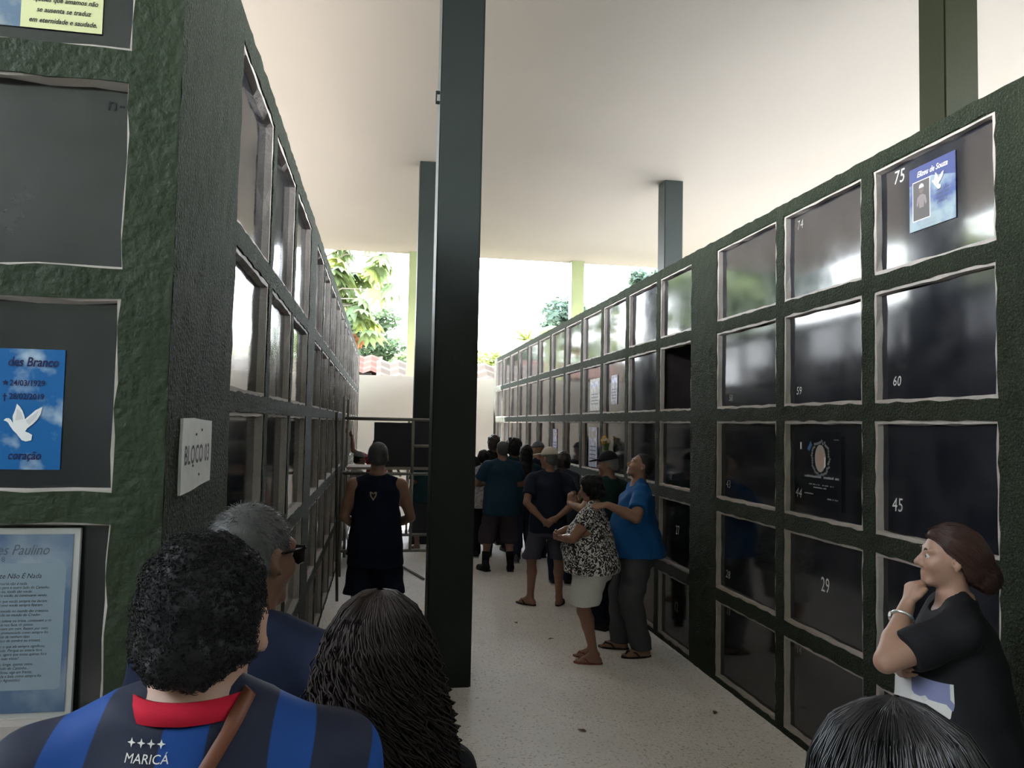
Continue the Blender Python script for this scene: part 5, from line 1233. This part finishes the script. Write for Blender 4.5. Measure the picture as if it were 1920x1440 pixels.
# 10 man with beige cap, hands clasped behind
person('man in beige cap, black T-shirt and grey shorts, hands clasped behind his back', (1.865, 8.3, 0), -4, H=1.705, h=.0088, skin=SKIN[0], bulk=1.10, head=(38, 0, 0), arms=dict(R=dict(wrist=(.075, -.175, .985), pole=(1, -.15, .1), hdir=(-.8, -.05, -.45), hnorm=(0, 1, 0), curl=.45), L=dict(wrist=(-.085, -.185, .955), pole=(-1, -.15, .1), hdir=(.75, -.10, -.45), hnorm=(0, 1, .1), curl=.6)),
    top=dict(mat=C('black_tshirt', .016, .021, .040), hem=.805, sleeve=.68, sr=.066, fold=.005), bottom=dict(type='shorts', len=.50, mat=C('grey_violet_shorts', .085, .080, .110), r=(.106, .098, .095), loose=.025), shoes=('flipflop', RUB), feet=dict(R=(.14, .05, -22), L=(-.18, .06, 48)),
    hat=dict(mat=C('beige_cap', .50, .46, .40), yaw=14), hair=dict(type='short', mat=HAIRM['salt'], t=.003))
# 11 broad man in dark teal
P11 = person('broad man in dark blue T-shirt, long plum shorts and black socks', (1.66, 10.3, 0), 4, H=1.735, skin=SKIN[0], bulk=1.22, belly=.03, head=(6, 8, 0), arms=dict(R=dict(wrist=(.16, .30, 1.12), pole=(1, -.6, -.6), hdir=(-1, .4, .2), hnorm=(0, -1, 0)), L=dict(wrist=(-.16, .30, 1.12), pole=(-1, -.6, -.6), hdir=(1, .4, .2), hnorm=(0, -1, 0))),
    top=dict(mat=C('dark_blue_tshirt', .016, .045, .075), hem=.74, sleeve=.72, sr=.070, flare=.01), bottom=dict(type='shorts', len=.36, mat=C('plum_shorts', .070, .055, .068), r=(.116, .110, .108), loose=.03), shoes=('shoe', SHOEB), feet=dict(R=(.14, 0, -12), L=(-.19, .05, 20)), hair=dict(type='fade', mat=hairm('hair_grey_cropped', (.055, .058, .062), .7), t=.004))
for e in (-1, 1):
    A_ = P11['an'][e]; K_ = P11['kn'][e]; q = A_+(K_-A_)*.42
    obj('sock', MB().tube([A_, A_*.6+q*.4, q], [.047, .050, .056], 14).me('sock', BLACKC, True), P11['root'])
DKT = C('dark_teal', .012, .040, .048); 
LONG = [(1.22, .085, .045, -.095), (1.40, .095, .07, -.065), (1.52, .10, .095, -.03), (1.62, .098, .112, -.018), (1.69, .078, .096, -.016), (1.738, .02, .03, -.016)]
person('woman with long dark hair, teal top and jeans between the two capped bystanders', (2.12, 10.95, 0), -8, H=1.66, sex='f', skin=SKIN[0], top=dict(mat=DKT, sleeve=1.6), bottom=dict(type='trousers', len=.05, mat=JEANS), shoes=('shoe', mat('grey_trainer', (.14, .14, .15), .7, .2), SOLEW), feet=dict(R=(.09, 0, -8), L=(-.13, -.05, 14)), hair=dict(type='long', loft=LONG, mat=HAIRM['black'], t=.012, noise=(.004, 60)))
person('person with a brown bob and pale collar right of the beige cap', (2.29, 9.4, 0), -10, H=1.64, sex='f', skin=SKIN[0], top=dict(mat=C('slate_blouse', .05, .06, .085), sleeve=.7, name='blouse'), bottom=dict(type='trousers', len=.05, mat=NAVYC), shoes=('shoe', SHOEB, SOLEW), feet=dict(R=(.09, 0, -8), L=(-.09, 0, 8)), hair=dict(type='bob', mat=HAIRM['brown'], t=.012, noise=(.004, 60)))
person('person with a tall mass of dark curly hair at the far back of the crowd', (2.10, 11.9, 0), 5, H=1.70, skin=SKIN[2], top=dict(mat=DKT, sleeve=.7), bottom=dict(type='trousers', len=.05, mat=BLACKC), shoes=('shoe', SHOEB), feet=dict(R=(.10, 0, -8), L=(-.10, 0, 8)), hair=dict(type='afro', mat=HAIRM['black'], r=(.132, .14, .150), cut=False, noise=(.012, 45)))
person('person with dark brown hair at the far back, behind the broad man', (1.88, 12.55, 0), 10, H=1.775, skin=SKIN[0], top=dict(mat=BLACKC), bottom=dict(type='trousers', len=.05, mat=BLACKC), shoes=('shoe', SHOEB), feet=dict(R=(.10, 0, -8), L=(-.10, 0, 8)), hair=dict(type='bob', mat=HAIRM['brown'], t=.016, noise=(.006, 60)))
person('short person with black hair and pale floral shirt beside the middle column', (1.56, 11.35, 0), -15, H=1.56, sex='f', skin=SKIN[2], top=dict(mat=blotch('pale_floral', (.42, .40, .40), (.20, .19, .22), 40, .5, .56), sleeve=.7), bottom=dict(type='trousers', len=.05, mat=BLACKC), shoes=('shoe', SHOEB, SOLEW), feet=dict(R=(.09, 0, -8), L=(-.09, 0, 8)), hair=dict(type='afro', r=(.10, .115, .11), mat=HAIRM['black'], cut=False, noise=(.006, 60)))
person('person in dark clothes half hidden behind the nearest middle column', (1.40, 12.2, 0), 0, H=1.70, skin=SKIN[2], top=dict(mat=BLACKC), bottom=dict(type='trousers', len=.05, mat=NAVYC), shoes=('shoe', SHOEB), feet=dict(R=(.10, 0, -8), L=(-.10, 0, 8)), hair=dict(type='short', mat=HAIRM['black'], t=.008))
person('person in a grey cap at the far back, right of the tall curly hair', (2.36, 11.3, 0), 20, H=1.70, skin=SKIN[0], head=(20, 0, 0), top=dict(mat=NAVYC), bottom=dict(type='trousers', len=.05, mat=BLACKC), shoes=('shoe', SHOEB), feet=dict(R=(.10, 0, -8), L=(-.10, 0, 8)), hat=dict(mat=C('grey_cap', .09, .10, .12)))
person('woman in a long dark skirt beyond the scaffold, left of the middle column', (.735, 12.1, 0), 8, H=1.60, sex='f', skin=SKIN[0], bulk=1.15, top=dict(mat=DKT, sleeve=.8), bottom=dict(type='skirt', len=.285, mat=C('dark_skirt', .040, .042, .048), flare=.03), shoes=('flipflop', RUB), feet=dict(R=(.10, 0, -15), L=(-.10, 0, 25)), hair=dict(type='bun', mat=HAIRM['black'], t=.01))
person('worker in a red shirt behind the scaffold, one arm raised to the left wall', (.0, 12.45, 0), 40, H=1.70, skin=SKIN[2], arms=dict(L=dict(wrist=(-.36, .20, 1.76), pole=(-1, 0, -.6), hdir=(-.6, .3, .4), curl=.5), R=dict(wrist=(.20, .25, 1.1), pole=(1, -.5, -.8))), top=dict(mat=C('red_tshirt', .30, .018, .030), sleeve=.5), bottom=dict(type='trousers', len=.05, mat=C('grey_work_trousers', .10, .10, .11)), shoes=('shoe', SHOEB), feet=dict(R=(.12, 0, -8), L=(-.12, 0, 8)), hair=dict(type='short', mat=HAIRM['black'], t=.006))
person('stooped worker in pale shirt and grey cap against the far left wall', (-.30, 11.65, 0), -70, H=1.50, skin=SKIN[2], shoulder=.15, hunch=.5, arms=dict(R=dict(wrist=(.14, .28, 1.2), pole=(1, -.3, -1)), L=dict(wrist=(-.10, .30, 1.25), pole=(-1, -.3, -1))), top=dict(mat=C('pale_shirt', .36, .34, .33), sleeve=.7), bottom=dict(type='trousers', len=.05, mat=C('maroon_trousers', .12, .014, .022)), shoes=('shoe', SHOEB), feet=dict(R=(.10, 0, -8), L=(-.10, 0, 8)), hat=dict(mat=C('work_cap', .12, .12, .12)), hair=dict(type='short', mat=HAIRM['black'], t=.003))
